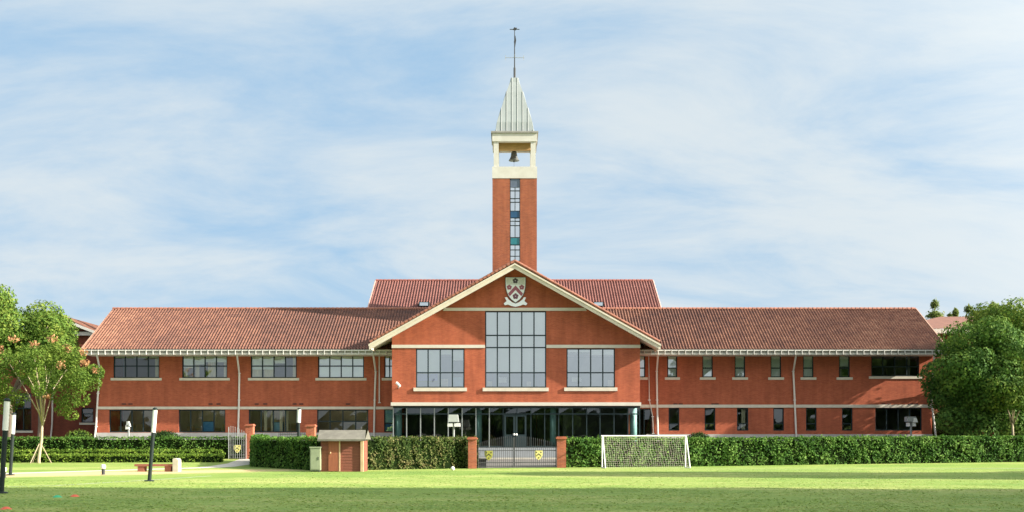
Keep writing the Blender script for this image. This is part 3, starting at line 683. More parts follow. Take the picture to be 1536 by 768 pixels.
m = MB(); m.tube([(TX-.05, bs, bz-.1), (TX-.05, bs, zb1-.05)], .012, 5); m.build('bell_rope', IRON, tower)
# spire (slightly bell-cast pyramid)
m = MB(); ce = tw+.12; yc = DT+tw
m.box(TX-ce, TX+ce, yc-ce, yc+ce, zb3, zb3+.14); m.build('spire_eave', mat('eave_metal', (.30, .29, .27), .5, var=.2), tower)
zs = [zb3+.14]+[Z_(q, DT+tw) for q in (190, 178, 160.5, 142, 125, 118)]; rs = [tw*q for q in (.87, .80, .69, .54, .38, .20, .15)]
m = MB()
for (za, ra), (zc, rc) in zip(zip(zs, rs), zip(zs[1:], rs[1:])):
    A = [(TX-ra, yc-ra, za), (TX+ra, yc-ra, za), (TX+ra, yc+ra, za), (TX-ra, yc+ra, za)]; B = [(TX-rc, yc-rc, zc), (TX+rc, yc-rc, zc), (TX+rc, yc+rc, zc), (TX-rc, yc+rc, zc)]
    for i in range(4): m.poly([A[i], A[(i+1) % 4], B[(i+1) % 4], B[i]])
r = rs[-1]; m.poly([(TX-r, yc-r, zs[-1]), (TX+r, yc-r, zs[-1]), (TX+r, yc+r, zs[-1]), (TX-r, yc+r, zs[-1])])
spire = m.build('spire', SPIRE, tower)
m = MB()
def rad(z):
    for (za, ra), (zc, rc) in zip(zip(zs, rs), zip(zs[1:], rs[1:])):
        if z <= zc: return ra+(rc-ra)*(z-za)/(zc-za)
    return rs[-1]
for k in np.linspace(-1, 1, 8):
    x = k*rs[0]*.97
    pts = []
    for z in np.linspace(zs[0], zs[-1], 24):
        rr = rad(z)
        if abs(x) <= rr+.001: pts.append((TX+x, yc-rr-.012, z))
    for side in range(4):
        q = [Matrix.Rotation(side*math.pi/2, 3, 'Z')@(Vector(p_)-Vector((TX, yc, 0)))+Vector((TX, yc, 0)) for p_ in pts]
        if len(q) > 1: m.tube(q, .022, 4)
m.build('standing_seam', SEAM, spire)
# weather vane
m = MB(); zv = Z_(118, yc); zm = Z_(41, yc)
m.tube([(TX, yc, zv-.1), (TX, yc, zv+.9)], .09, 8); m.tube([(TX, yc, zv+.9), (TX, yc, zm)], [.05, .03], 6)
vane = m.build('vane_mast', IRON, tower)
za = Z_(86.5, yc); m = MB(); m.tube([(TX-.78, yc, za), (TX+.78, yc, za)], .02, 5); m.tube([(TX, yc-.78, za), (TX, yc+.78, za)], .02, 5)
for s in (-1, 1): m.tube([(TX+s*.75, yc, za-.2), (TX+s*.75, yc, za+.2)], .018, 5)
m.build('compass_arm', IRONL, vane)
zq = Z_(44, yc); m = MB(); m.tube([(TX-.4, yc, zq), (TX+.4, yc, zq)], .035, 5); m.prism([(TX+.02, zq-1.6), (TX+.13, zq-.9), (TX+.06, zq-.5), (TX-.06, zq-1.0)], yc-.02, yc+.02); m.prism([(TX-.16, zq-.05), (TX+.1, zq-.09), (TX+.2, zq+.12), (TX-.05, zq+.15)], yc-.02, yc+.02)
m.build('pointer', IRON, vane)

# ================================================================== CREST
cr = DB-.02; cs_ = F/cr
crest = thing('school_crest', 'white heraldic shield with mauve chevron and flowers on the gable wall', 'crest', (X_(773.3, cr), cr, Z_(457, cr)))
def cx(px): return X_(px, cr)
def czz(py): return Z_(py, cr)
def P(pts): return [(cx(a), czz(b)) for a, b in pts]
half = [(0, 416), (15.2, 416), (15.2, 424), (14.8, 431), (13.3, 438), (10.6, 444), (6.5, 449.5), (0, 454.5)]
def shield(k, dy=0): return P([(773.3+x*k, 416+(y-416)*k+dy) for x, y in half]+[(773.3-x*k, 416+(y-416)*k+dy) for x, y in reversed(half[1:-1])])
DK = mat('crest_dark', (.06, .05, .06), .5); MAUVE = mat('crest_mauve', (.34, .10, .15), .6, var=.1); CW = mat('crest_white', (.86, .87, .93), .5, var=.06); CG = mat('crest_grey', (.50, .52, .52), .5, var=.35, scale=9, col2=(.75, .77, .77)); PLUM = mat('crest_plum', (.16, .06, .10), .6)
MB().prism(shield(1.03, -.3), cr-.05, cr+.01).build('shield_edge', DK, crest)
MB().prism(shield(.97, .5), cr-.08, cr-.051).build('shield_field', CW, crest)
m = MB(); m.prism(P([(759.5, 417), (787.1, 417), (787.0, 427.2), (759.6, 427.2)]), cr-.088, cr-.081); m.build('chief', CG, crest)
m = MB(); m.prism(P([(773.3, 428.5), (784.5, 440.5), (782.0, 444.6), (773.3, 435.2), (764.6, 444.6), (762.1, 440.5)]), cr-.092, cr-.081); m.build('chevron', MAUVE, crest)
def flower(px, py, r, mt):
    m = MB()
    for k in range(5):
        a = math.pi/2+k*2*math.pi/5; c = (px+r*.55*math.cos(a), py-r*.55*math.sin(a))
        m.prism(P([(c[0]+r*.45*math.cos(t), c[1]+r*.45*math.sin(t)) for t in np.linspace(0, 2*math.pi, 9)[:-1]]), cr-.10-.001*k, cr-.0805)
    o = m.build('flower', mt, crest); m = MB(); m.prism(P([(px+r*.12*math.cos(t), py+r*.12*math.sin(t)) for t in np.linspace(0, 2*math.pi, 7)[:-1]]), cr-.115, cr-.105); m.build('flower_heart', CW, o)
flower(773, 421.4, 4.3, DK); flower(763.9, 431.2, 4.0, MAUVE); flower(782.6, 431.2, 4.0, MAUVE); flower(773.3, 444.6, 4.6, PLUM)
m = MB(); up_ = [(757.2, 446.5), (760.5, 446), (763, 449.5), (768, 453.5), (773.3, 455.6), (778.6, 453.5), (783.6, 449.5), (786, 446), (789, 446.6)]
lo_ = [(786.6, 451.8), (791, 455.5), (789, 458.2), (784.5, 457), (780, 459), (773.3, 460.4), (766.6, 459), (762, 457), (757.5, 458.2), (755.6, 455.5), (760, 451.8)]
m.prism(P(up_+lo_), cr-.11, cr-.085); m.build('ribbon', CW, crest)
sc1 = thing('security_camera', 'small white security camera on the left corner of the gable wall', 'camera', (X_(598, DB), DB, Z_(582, DB)))
x, z = X_(598, DB), Z_(579, DB); m = MB(); m.tube([(x, DB, z-.15), (x, DB-.3, z-.12), (x, DB-.32, z+.02)], .035, 6); m.build('bracket', IRONL, sc1)
m = MB(); m.tube([(x-.15, DB-.3, z+.24), (x+.16, DB-.42, z-.04)], [.10, .085], 10); m.build('body', WHITE, sc1)

# ================================================================== NEIGHBOUR BUILDINGS
nb = thing('neighbour_building', 'shaded red brick block with small pediment roof behind the left trees', 'building', (-45, 97, 1.0))
d0 = 96.0; gx = X_(97, d0); gzz = Z_(476.5, d0); ge = Z_(497, d0); gw = 2.45
wins = [op(22, 47, 590, 646, d0), op(122, 140, 612, 634, d0), op(-60, -30, 590, 646, d0), op(30, 52, 520, 560, d0)]
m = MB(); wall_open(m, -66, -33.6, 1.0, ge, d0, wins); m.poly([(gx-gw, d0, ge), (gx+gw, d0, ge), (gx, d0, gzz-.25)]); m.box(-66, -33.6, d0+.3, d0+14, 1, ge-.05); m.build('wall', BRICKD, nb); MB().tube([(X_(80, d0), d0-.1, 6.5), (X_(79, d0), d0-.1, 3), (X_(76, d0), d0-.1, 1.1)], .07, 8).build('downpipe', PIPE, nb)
for o_ in wins: window(nb, o_, d0, 1 if o_[1]-o_[0] < 1.3 else 2, [o_[2]+(o_[3]-o_[2])*.6], GLASSD, sill=(.15, .18, .07))
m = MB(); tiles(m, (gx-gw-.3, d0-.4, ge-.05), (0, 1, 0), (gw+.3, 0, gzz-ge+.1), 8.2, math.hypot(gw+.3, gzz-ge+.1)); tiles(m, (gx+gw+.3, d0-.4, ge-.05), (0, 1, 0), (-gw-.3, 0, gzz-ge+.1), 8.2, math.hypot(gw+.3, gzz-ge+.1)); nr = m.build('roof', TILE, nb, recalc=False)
m = MB(); e = gw+.35; m.prism([(gx-e, ge-.25), (gx, gzz-.35), (gx+e, ge-.25), (gx+e, ge-.02), (gx, gzz-.08), (gx-e, ge-.02)], d0-.45, d0-.36); m.build('barge_board', GUT, nr)
m = MB(); m.box(-66, -33.4, d0-.3, d0-.01, ge-.38, ge-.06); m.build('cornice', PLINTH, nr)
m = MB(); m.poly([(-66.3, d0-.4, ge), (-33.3, d0-.4, ge), (-33.3, d0+7, ge+.35), (-66.3, d0+7, ge+.35)]); m.build('lower_roof', TILE, nr, recalc=False)
nb2 = thing('neighbour_building', 'shaded brick block with low hipped roof half hidden behind the big right trees', 'building', (46, 102, 1.0))
d0 = 101.0; ez = Z_(494, d0)
wins = [op(1409, 1431, 612, 632, d0), op(1500, 1530, 608, 640, d0), op(1500, 1530, 530, 565, d0)]
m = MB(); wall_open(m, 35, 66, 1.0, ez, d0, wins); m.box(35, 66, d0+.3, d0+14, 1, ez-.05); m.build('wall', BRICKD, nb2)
for o_ in wins: window(nb2, o_, d0, 2, [], GLASSD, sill=(.15, .18, .07))
m = MB(); a = X_(1399, d0); m.poly([(34.4, d0-.6, ez), (66.6, d0-.6, ez), (60, d0+3, ez+1.5), (40.5, d0+3, ez+1.5)]); m.poly([(34.4, d0-.6, ez), (40.5, d0+3, ez+1.5), (40.5, d0+9, ez+1.5), (34.4, d0+14, ez)]); m.poly([(40.5, d0+3, ez+1.5), (60, d0+3, ez+1.5), (60, d0+9, ez+1.5), (40.5, d0+9, ez+1.5)]); m.build('roof', mat('plain_clay_roof', (.20, .09, .065), .8, var=.3, scale=3), nb2)
m = MB(); m.box(34.3, 66.7, d0-.72, d0-.05, ez-.42, ez-.05); m.build('cornice', CREAM, nb2)

# ================================================================== VEGETATION
def leaf_quads(P_, Nrm, size, rng, aspect=.6):
    n = len(P_); a = np.cross(Nrm, rng.normal(size=(n, 3))); a /= np.linalg.norm(a, axis=1)[:, None]+1e-9
    b = np.cross(Nrm, a); sz = size*rng.uniform(.6, 1.3, (n, 1))
    V_ = np.stack([P_-a*sz, P_+b*sz*aspect+Nrm*sz*.12, P_+a*sz, P_-b*sz*aspect+Nrm*sz*.12], 1).reshape(-1, 3)
    return V_, np.arange(n*4).reshape(n, 4)
def crown(clumps, n, size, seed, jitter=.6, lo=.72):
    rng = np.random.default_rng(seed); c = np.array([q[:3] for q in clumps]); r = np.array([q[3] for q in clumps]); wgt = r**2; wgt = wgt/wgt.sum()
    k = rng.choice(len(clumps), n, p=wgt); dr = rng.normal(size=(n, 3)); dr /= np.linalg.norm(dr, axis=1)[:, None]
    rr = r[k, None]*np.clip(lo+(1.08-lo)*rng.random((n, 1))**.55+rng.normal(0, .05, (n, 1)), .1, 1.3); P_ = c[k]+dr*rr*np.array([1, 1, .82])
    Nn = dr+rng.normal(0, jitter, (n, 3)); Nn /= np.linalg.norm(Nn, axis=1)[:, None]
    return leaf_quads(P_, Nn, size, rng)
def make_clumps(rx, ry, rz, zc, k, rmin, rmax, seed, bottom=-.75):
    rng = random.Random(seed); out = [(0, 0, zc, min(rx, rz)*.62)]
    for _ in range(k):
        while True:
            d = Vector((rng.gauss(0, 1), rng.gauss(0, 1), rng.gauss(0, 1))).normalized()
            if d.z > bottom: break
        r = rng.uniform(rmin, rmax); f_ = rng.uniform(.62, .95)
        out.append((d.x*(rx-r*.6)*f_, d.y*(ry-r*.6)*f_, zc+d.z*(rz-r*.6)*f_, r))
    return out
def tree(name, label, loc, clumps, n, size, lm, bark, trunk_h, r0, seed, group=None, lean=(0, 0), limbs=6, cat='tree', jitter=.38, steep=False):
    t = thing(name, label, cat, loc, group); rng = random.Random(seed); lo = Vector(loc); m = MB()
    top = lo+Vector((lean[0], lean[1], trunk_h))
    m.tube([lo+Vector((0, 0, -.1)), lo+Vector((0, 0, .25)), lo.lerp(top, .5)+Vector((.06, 0, 0)), top], [r0*1.5, r0*1.1, r0*.9, r0*.7], 8)
    pool = clumps[1:]
    if steep: pool = [c for c in pool if c[2]-trunk_h > 1.25*math.hypot(c[0], c[1])-.3] or pool
    for c in rng.sample(pool, min(limbs, len(pool))):
        e = lo+Vector(c[:3]); mid = top.lerp(e, .5)+Vector((rng.uniform(-.2, .2), rng.uniform(-.2, .2), .2)); m.tube([top-Vector((0, 0, rng.uniform(.1, trunk_h*.25))), mid, e], [r0*.5, r0*.3, r0*.1], 6)
    m.build('trunk', bark, t, smooth=True)
    V_, Fq = crown(clumps, n, size, seed, jitter); m = MB(); m.arrays(V_+np.array(loc), Fq); m.build('crown', lm, t, recalc=False)
    return t
LCAM = leaf_mat('camphor_leaf', (.030, .078, .016), (.075, .155, .028), (.17, .255, .045), .5, .3)
LCAMB = leaf_mat('camphor_light_leaf', (.04, .09, .016), (.10, .175, .028), (.23, .285, .05), .5, .3)
LDARK = leaf_mat('far_leaf', (.02, .05, .012), (.05, .10, .02), (.10, .15, .03), .5)
LHED = leaf_mat('hedge_leaf', (.020, .065, .011), (.070, .160, .024), (.18, .29, .065), 1.3)
LHEDB = leaf_mat('dry_hedge_leaf', (.026, .055, .012), (.075, .115, .025), (.24, .20, .09), 1.1)
LLOW = leaf_mat('low_hedge_leaf', (.06, .12, .018), (.14, .23, .03), (.27, .36, .055), 1.1, .35)
LRAIN = leaf_mat('rain_tree_leaf', (.05, .095, .016), (.105, .175, .026), (.21, .27, .05), .8, .35)
LPOD = leaf_mat('seed_pod', (.32, .16, .07), (.46, .24, .12), (.50, .34, .18), 1.4, .35)
LCON = leaf_mat('conifer_leaf', (.08, .13, .035), (.17, .23, .06), (.27, .29, .09), .6, .35)
CORE = mat('hedge_twigs', (.012, .022, .007), 1, var=.4, scale=6, spec=0)

def hedge(name, label, pts, thick, h, lm, dens=95, size=.085, seed=1, group=None, cat='hedge', wob=.09, zbase=None):
    rng = np.random.default_rng(seed); m = MB(); P2 = [Vector(p_) for p_ in pts]; Ps = []; Ns = []
    for i, (A, B) in enumerate(zip(P2, P2[1:])):
        t = (B-A).normalized(); nn = Vector((t.y, -t.x)); Lg = (B-A).length           # nn = camera-side normal
        za = gz(A.y) if zbase is None else zbase; zb_ = gz(B.y) if zbase is None else zbase
        i0 = .10; core = []
        for (q, zq) in ((A, za), (B, zb_)):
            core += [(q.x+nn.x*(-i0), q.y+nn.y*(-i0), zq), (q.x-nn.x*(thick-i0), q.y-nn.y*(thick-i0), zq), (q.x-nn.x*(thick-i0), q.y-nn.y*(thick-i0), zq+h-i0*1.4), (q.x-nn.x*i0, q.y-nn.y*i0, zq+h-i0*1.4)]
        b0 = len(m.v); m.v += core
        for f_ in ((0, 1, 2, 3), (4, 7, 6, 5), (0, 3, 7, 4), (3, 2, 6, 7), (2, 1, 5, 6)): m.f.append(tuple(b0+j for j in f_)); m.m.append(1)
        def add(n, fn, normal, gaps=True):
            s_ = rng.random(n)*Lg; q_ = rng.random(n)
            if gaps:
                f1 = np.sin(s_*5.3+2*np.sin(s_*1.7+q_*2)+seed)+np.sin(s_*11.7+q_*4+np.sin(s_*3.1))*.8+np.sin(q_*9+s_*7)*.6+np.sin(q_*19-s_*13)*.5
                kp = rng.random(n) < np.clip(.68+.28*f1, .15, 1); s_, q_ = s_[kp], q_[kp]; n = len(s_)
            out_ = fn(s_, q_); Ps.append(out_); Ns.append(np.tile(np.array(normal), (n, 1)))
        A3 = np.array([A.x, A.y, 0]); T3 = np.array([t.x, t.y, 0]); N3 = np.array([nn.x, nn.y, 0]); U3 = np.array([0, 0, 1.])
        def bulge(s_, q_): 
            g_ = np.array([A.x, A.y])[None]+s_[:, None]*np.array([t.x, t.y]); k_ = g_[:, 0]*1.0
            return wob*(np.sin(k_*2.3+q_*3)+.6*np.sin(k_*5.1-q_*5)+.5*np.sin(k_*1.1+1))*.6
        zl = lambda s_: za+(zb_-za)*s_/Lg
        add(int(Lg*h*dens*1.5), lambda s_, q_: A3+s_[:, None]*T3+N3*(bulge(s_, q_*h)+rng.normal(-.03, .05, len(s_)))[:, None]+U3*(zl(s_)+q_*h)[:, None], (nn.x, nn.y, .25))
        add(int(Lg*thick*dens*1.1), lambda s_, q_: A3+s_[:, None]*T3-N3*(q_*thick)[:, None]+U3*(zl(s_)+h+.35*bulge(s_, q_*2)+rng.normal(-.02, .045, len(s_)))[:, None], (0, 0, 1), False)
        add(int(Lg*h*dens*.35), lambda s_, q_: A3+s_[:, None]*T3-N3*(thick+rng.normal(0, .04, len(s_)))[:, None]+U3*(zl(s_)+q_*h)[:, None], (-nn.x, -nn.y, .2))
        for (E, sg) in ((A, -1), (B, 1)):
            if (E is P2[0]) or (E is P2[-1]):
                n = int(thick*h*dens); q_ = rng.random(n); z_ = rng.random(n); ze = za if E is A else zb_
                Ps.append(np.array([E.x, E.y, ze])-N3*(q_*thick)[:, None]+U3*(z_*h)[:, None]+T3*sg*rng.normal(0, .05, n)[:, None]); Ns.append(np.tile(np.array([t.x*sg, t.y*sg, .2]), (n, 1)))
    for (A, B) in zip(P2, P2[1:]):
        Lg = (B-A).length; n = int(Lg*1.4); t = (B-A)/Lg; nn = Vector((t.y, -t.x))
        for _ in range(n):
            q = rng.random(); w_ = rng.random()*thick; hh = rng.uniform(.05, .20); c_ = A.lerp(B, q); zt_ = (gz(c_.y) if zbase is None else zbase)+h
            k_ = rng.integers(4, 10); Ps.append(np.stack([c_.x-nn.x*w_+rng.normal(0, .05, k_), c_.y-nn.y*w_+rng.normal(0, .05, k_), zt_+rng.random(k_)*hh], 1)); Ns.append(rng.normal(0, 1, (k_, 3)))
    P_ = np.concatenate(Ps); N_ = np.concatenate(Ns)+rng.normal(0, .6, (len(P_), 3)); N_ /= np.linalg.norm(N_, axis=1)[:, None]
    V_, Fq = leaf_quads(P_, N_, size, rng, .5); m.arrays(V_, Fq, 0)
    o = m.build(name, [lm, CORE], recalc=False); return tag(o, label, cat, group)
hedge('clipped_hedge', 'long clipped green hedge running behind the goal to the right edge', [(3.15, 64.2), (12, 66.6), (34, 72.5), (52, 77)], 1.1, 1.66, LHED, 190, .09, 1)
hedge('clipped_hedge', 'dry brownish clipped hedge between the red shed and the gate pillar', [(-7.9, 58.6), (-1.9, 62.3)], .9, 1.72, LHEDB, 220, .07, 2)
hedge('clipped_hedge', 'dark green clipped hedge left of the grey utility cabinet', [(-17.35, 73.5), (-15.6, 66), (-10.2, 57.3), (-7.9, 58.4)], 1.0, 1.70, LHED, 210, .075, 3)
hedge('clipped_hedge', 'tall dark hedge at the back below the left wing windows', [(-44, 76.4), (-18.3, 77.2)], .9, 1.5, LHED, 120, .075, 4)
hedge('low_hedge', 'bright low hedge, the middle of three rows on the left', [(-44, 73.4), (-19.7, 74.4)], .8, .72, LLOW, 130, .07, 5)
hedge('low_hedge', 'bright low hedge, front row behind the young tree', [(-44, 71.0), (-19.0, 71.6)], .9, .52, LLOW, 150, .065, 6)
def bush(label, x, y, r, z, lm, n, seed, squash=.9):
    cl_ = [(0, 0, 0, r)]; V_, Fq = crown(cl_, n, .07, seed, .45, .8); V_[:, 2] = V_[:, 2]*squash
    m = MB(); m.lathe((x, y, z-r*.3), [(r*.6, 0), (r*.86, r*.3), (r*.7, r*.75*squash), (r*.3, r*1.08*squash)], 12); m.m = [1]*len(m.f)
    m.arrays(V_+np.array([x, y, z]), Fq, 0); o = m.build('round_bush', [lm, CORE], recalc=False); tag(o, label, 'bush')
LB = leaf_mat('added_bush_leaf', (.012, .035, .010), (.025, .06, .014), (.05, .09, .02), 1.5)
bush('dark rounded bush under the left wing, behind the tall hedge', X_(247, 84.5), 84.5, 1.2, 1.35, LB, 2500, 11, .95)
bush('dark rounded bush under the right wing just right of the goal', X_(1048, 84.5), 84.5, .95, 1.45, LB, 2000, 12)
bush('small dark bush tip over the long hedge, right of the second right downpipe', X_(1244, 84.5), 84.5, .8, 1.2, LB, 1500, 13)
# left pale shrub by the neighbour block
bush('loose brownish shrub beside the shaded left block', X_(118, 84), 84, 1.0, 1.6, LRAIN, 1200, 14)

bush('added large dark shrub standing in for shade beside the right end wall of the school', 37.2, 94, 2.4, 2.4, LB, 6000, 15)  # added; dark leaves cover the sunlit neighbour wall in place of shade
bush('added large dark shrub standing in for shade at the foot of the right trees', 40.5, 86.5, 2.0, 1.6, LB, 5000, 16)  # added to darken the gap under the trees
# right trees
A = make_clumps(4.3, 4.0, 4.6, 6.1, 40, .8, 1.6, 21, -.95); A[0] = (0, 0, 5.6, 3.0); A = [(c[0], c[1], c[2]-.45, c[3]) for c in A]+[(-2.6, -1, 2.6, 1.2), (-1, -1.6, 2.3, 1.3), (1, -1.4, 2.4, 1.2), (2.6, -1, 2.8, 1.1)]
tree('broadleaf_tree', 'dark rounded broadleaf tree overlapping the right end of the school', (33.5, 77.8, .3), A, 42000, .12, LCAM, BARK, 2.9, .2, 21, 'broadleaf trees at the right end')
B = make_clumps(5.6, 5, 5.2, 7.2, 44, .9, 1.8, 22, -.95); B[0] = (0, 0, 7, 3.6); B += [(-3, -1.5, 3, 1.4), (-1, -2, 2.6, 1.4), (1.5, -2, 2.8, 1.4)]
tree('broadleaf_tree', 'bigger sunlit broadleaf tree at the right edge behind the hedge', (38.0, 82.5, .3), B, 46000, .125, LCAMB, BARK, 3.2, .22, 22, 'broadleaf trees at the right end')
Cc = make_clumps(2.3, 2.1, 2.2, 4.2, 14, .6, 1.1, 23)
tree('broadleaf_tree', 'small yellow-green tree in front of the dark right trees', (34.2, 75.2, .3), [(c[0], c[1], c[2]+.6, c[3]) for c in Cc], 9000, .1, LCAMB, BARKP, 2.6, .1, 23, 'broadleaf trees at the right end')
# left trees
A = make_clumps(5.0, 4.5, 4.6, 8.4, 32, 1.0, 1.9, 31); A[0] = (0, 0, 8.4, 3)
tree('broadleaf_tree', 'large green broadleaf tree at the left edge behind the young tree', (-39.3, 86, 1.0), A, 34000, .12, LCAMB, BARK, 4, .25, 31, 'broadleaf trees at the left end')
A = make_clumps(3.0, 3, 3.0, 7.6, 18, .8, 1.4, 32)
tree('broadleaf_tree', 'rounded green tree touching the pediment roof of the left block', (-38.0, 88.5, 1.0), A, 17000, .11, LCAMB, BARK, 4, .2, 32, 'broadleaf trees at the left end')
# young rain tree with pinkish pods
yt = (X_(58, 70.5), 70.5, gz(70.5)); A = make_clumps(4.2, 3.6, 2.5, 5.6, 46, .35, .72, 41, -.6); A[0] = (0, 0, 5.8, 1.2); A += [(1.6, 0, 3.5, .55), (2.2, -.5, 3.9, .6), (-2.2, 0, 3.7, .7), (1.2, .3, 4.4, .7), (3.4, 0, 5.1, .6), (2.9, -.4, 4.1, .55), (2.0, .2, 3.1, .45), (-1.4, .2, 4.2, .6), (.5, -.6, 4.6, .6), (3.6, .2, 5.8, .5), (-3.0, 0, 4.4, .7)]
young = tree('young_tree', 'young slender tree with pinkish seed pods and a staked pale trunk', yt, A, 15500, .08, LRAIN, BARKP, 3.0, .10, 41, lean=(.25, 0), limbs=9, jitter=.8, steep=True)
pods = [(-3.2, -.6, 6.0, .33), (-2.0, -1.2, 7.2, .35), (.2, -1.2, 7.5, .36), (.55, -1.4, 6.6, .33), (-.9, -1.6, 6.3, .3), (2.3, -1.1, 7.3, .34), (2.0, -1.3, 6.2, .35), (3.2, -.6, 6.4, .3), (-.2, -1.7, 5.7, .3), (1.2, -1.5, 4.2, .25), (1.3, -1, 7.9, .35), (-1.2, -.9, 7.9, .3), (3.0, -.4, 7.1, .3), (3.7, -.3, 5.9, .25)]
for i, pd in enumerate(pods):
    V_, Fq = crown([pd], 46, .085, 43+i, .9, .1); m = MB(); m.arrays(V_+np.array(yt), Fq); m.build('seed_pod_cluster', LPOD, young, recalc=False)
m = MB()
for a in (0.4, 2.5, 4.4): m.tube([(yt[0]+.75*math.cos(a), yt[1]+.75*math.sin(a), yt[2]), (yt[0]+.06*math.cos(a)+.08, yt[1]+.06*math.sin(a), yt[2]+1.25)], .03, 6)
m.build('support_stake', BARKP, young)
# conifers far right
def conifer(h, r, seed, n=9000):
    rng = np.random.default_rng(seed); z = rng.random(n)**.8; lay = np.floor(z*14)/14+rng.normal(0, .012, n)
    rad_ = r*(1-z)*(.55+.45*np.abs(np.sin(z*45)))*np.sqrt(rng.random(n)); an = rng.random(n)*6.283
    P_ = np.stack([rad_*np.cos(an), rad_*np.sin(an), h*(.12+.88*lay)-.25*rad_], 1); N_ = np.stack([np.cos(an)*.5, np.sin(an)*.5, np.ones(n)], 1)+rng.normal(0, .5, (n, 3)); N_ /= np.linalg.norm(N_, axis=1)[:, None]
    return leaf_quads(P_, N_, .15, rng, .5)
cons = [('slim pointed conifer standing clear at the right end of the roof', 1402, 441, 118, 1.6), ('thin dark conifer tip just right of the hipped roof', 1433, 455, 122, 1.2), ('taller conifer tip above the dark broadleaf tree', 1453, 449, 120, 1.6), ('conifer tip above the sunlit broadleaf tree', 1489, 445, 116, 1.5), ('low conifer tip nearest the right edge', 1521, 458, 120, 1.5), ('faint small conifer between the first conifer and the broadleaf trees', 1425, 462, 126, 1.1)]
for i, (lab, px, py, d, r) in enumerate(cons):
    h = Z_(py, d)-.3; t = thing('conifer', lab, 'tree', (X_(px, d), d, .3), 'conifers beyond the right end')
    V_, Fq = conifer(h, r*4.6, 50+i); m = MB(); m.arrays(V_+np.array(t.location), Fq); m.build('crown', LCON, t, recalc=False)
    m = MB(); m.tube([t.location, t.location+Vector((0, 0, h*.97))], [.16, .03], 6); m.build('trunk', BARK, t)

# ================================================================== FORECOURT OBJECTS
def pillar(label, x, y, w_, h, group=None, z=None):
    z = gz(y) if z is None else z; t = thing('brick_pillar', label, 'pillar', (x, y, z), group)
    MB().box(x-w_/2, x+w_/2, y-w_/2, y+w_/2, z-.05, z+h-.12).build('shaft', BRICKP, t)
    m = MB(); e = w_/2+.06; m.box(x-e, x+e, y-e, y+e, z+h-.119, z+h-.03); m.box(x-e+.05, x+e-.05, y-e+.05, y+e-.05, z+h-.03, z+h+.02); m.build('cap', BRICKP, t)
G1 = (X_(708.5, 61.6), 61.6); G2 = (X_(842, 63.6), 63.6)
pillar('brick gate pillar at the left side of the double gate', *G1, .45, 1.75, 'pillars of the double gate'); pillar('brick gate pillar at the right side of the double gate', *G2, .52, 1.78, 'pillars of the double gate')
pillar('tall brick pillar beside the open shield-badged gate leaf', X_(375, 77), 77, .52, 2.42, 'tall pillars of the side entrance', .28); pillar('tall brick pillar showing above the dark hedge left of the shed', X_(466.5, 74), 74, .58, 2.42, 'tall pillars of the side entrance', .2)
YEL = mat('badge_yellow', (.62, .52, .10), .5, var=.25, scale=8, col2=(.75, .70, .36)); OLV = mat('badge_olive', (.36, .36, .07), .6, var=.2, scale=6)
def badge(m, x, y, z, s, nrm=None):
    m.prism([(x-s*.5, z+s*.6), (x+s*.5, z+s*.6), (x+s*.5, z), (x+s*.3, z-s*.35), (x, z-s*.6), (x-s*.3, z-s*.35), (x-s*.5, z)], y-.03, y-.005)
def gate_leaf(label, a, b, h0, h1, n, rising, badge_at, ymat, group):
    A, B = Vector(a), Vector(b); z = gz(A.y)
    t = thing('gate_leaf', label, 'gate', (A.x, A.y, z), group); m = MB()
    for i in range(n+1):
        k = i/n; p_ = A.lerp(B, k); hh = h0+(h1-h0)*(math.sin(k*math.pi/2) if rising else 1-math.cos(k*math.pi/2)); r_ = .028 if i in (0, n) else .012
        if not rising: hh = h0+(h1-h0)*math.sin((k)*math.pi/2)
        m.tube([(p_.x, p_.y, z+.06), (p_.x, p_.y, z+hh)], r_, 6)
        if 0 < i < n: m.tube([(p_.x, p_.y, z+hh), (p_.x, p_.y, z+hh+.1)], [.022, .003], 5)
    m.build('bars', IRONL if ymat == 'l' else IRON, t)
    m = MB()
    for zz_ in (.12, .32, 1.0): m.tube([(A.x, A.y+.02, z+zz_), (B.x, B.y+.02, z+zz_)], .022, 6)
    m.build('rails', IRON, t)
    p_ = A.lerp(B, badge_at); m = MB(); badge(m, p_.x, min(p_.y, p_.y)-.03, z+.72, .46); bd = m.build('shield_badge', OLV if ymat == 'o' else YEL, t)
    m = MB(); x, y, zc = p_.x, p_.y-.062, z+.72; m.prism([(x-.14, zc-.02), (x, zc+.12), (x+.14, zc-.02), (x+.14, zc-.07), (x, zc+.06), (x-.14, zc-.07)], y-.004, y); 
    for dx_, dz_ in ((-.13, .17), (.13, .17), (0, -.14)): m.prism([(x+dx_+.04*math.cos(q), zc+dz_+.04*math.sin(q)) for q in np.linspace(0, 6.283, 7)[:-1]], y-.004, y)
    m.build('badge_emblem', IRON, bd)
mid = (X_(770.5, 62.6), 62.6)
gate_leaf('left leaf of the black iron double gate, nearer the dry hedge', (G1[0]+.32, 61.75), (mid[0]-.03, 62.6), 1.35, 1.75, 18, True, .30, 'o', 'leaves of the double gate')
gate_leaf('right leaf of the black iron double gate, nearer the goal', (G2[0]-.32, 63.45), (mid[0]+.05, 62.62), 1.35, 1.75, 20, True, .42, 'b', 'leaves of the double gate')
# open leaf on the left side entrance
gate_leaf('pale open iron gate leaf with a yellow shield badge beside the tall pillar', (X_(369, 76.1), 76.1), (X_(343, 75.6), 75.6), 1.8, 2.25, 8, True, .5, 'l', None)
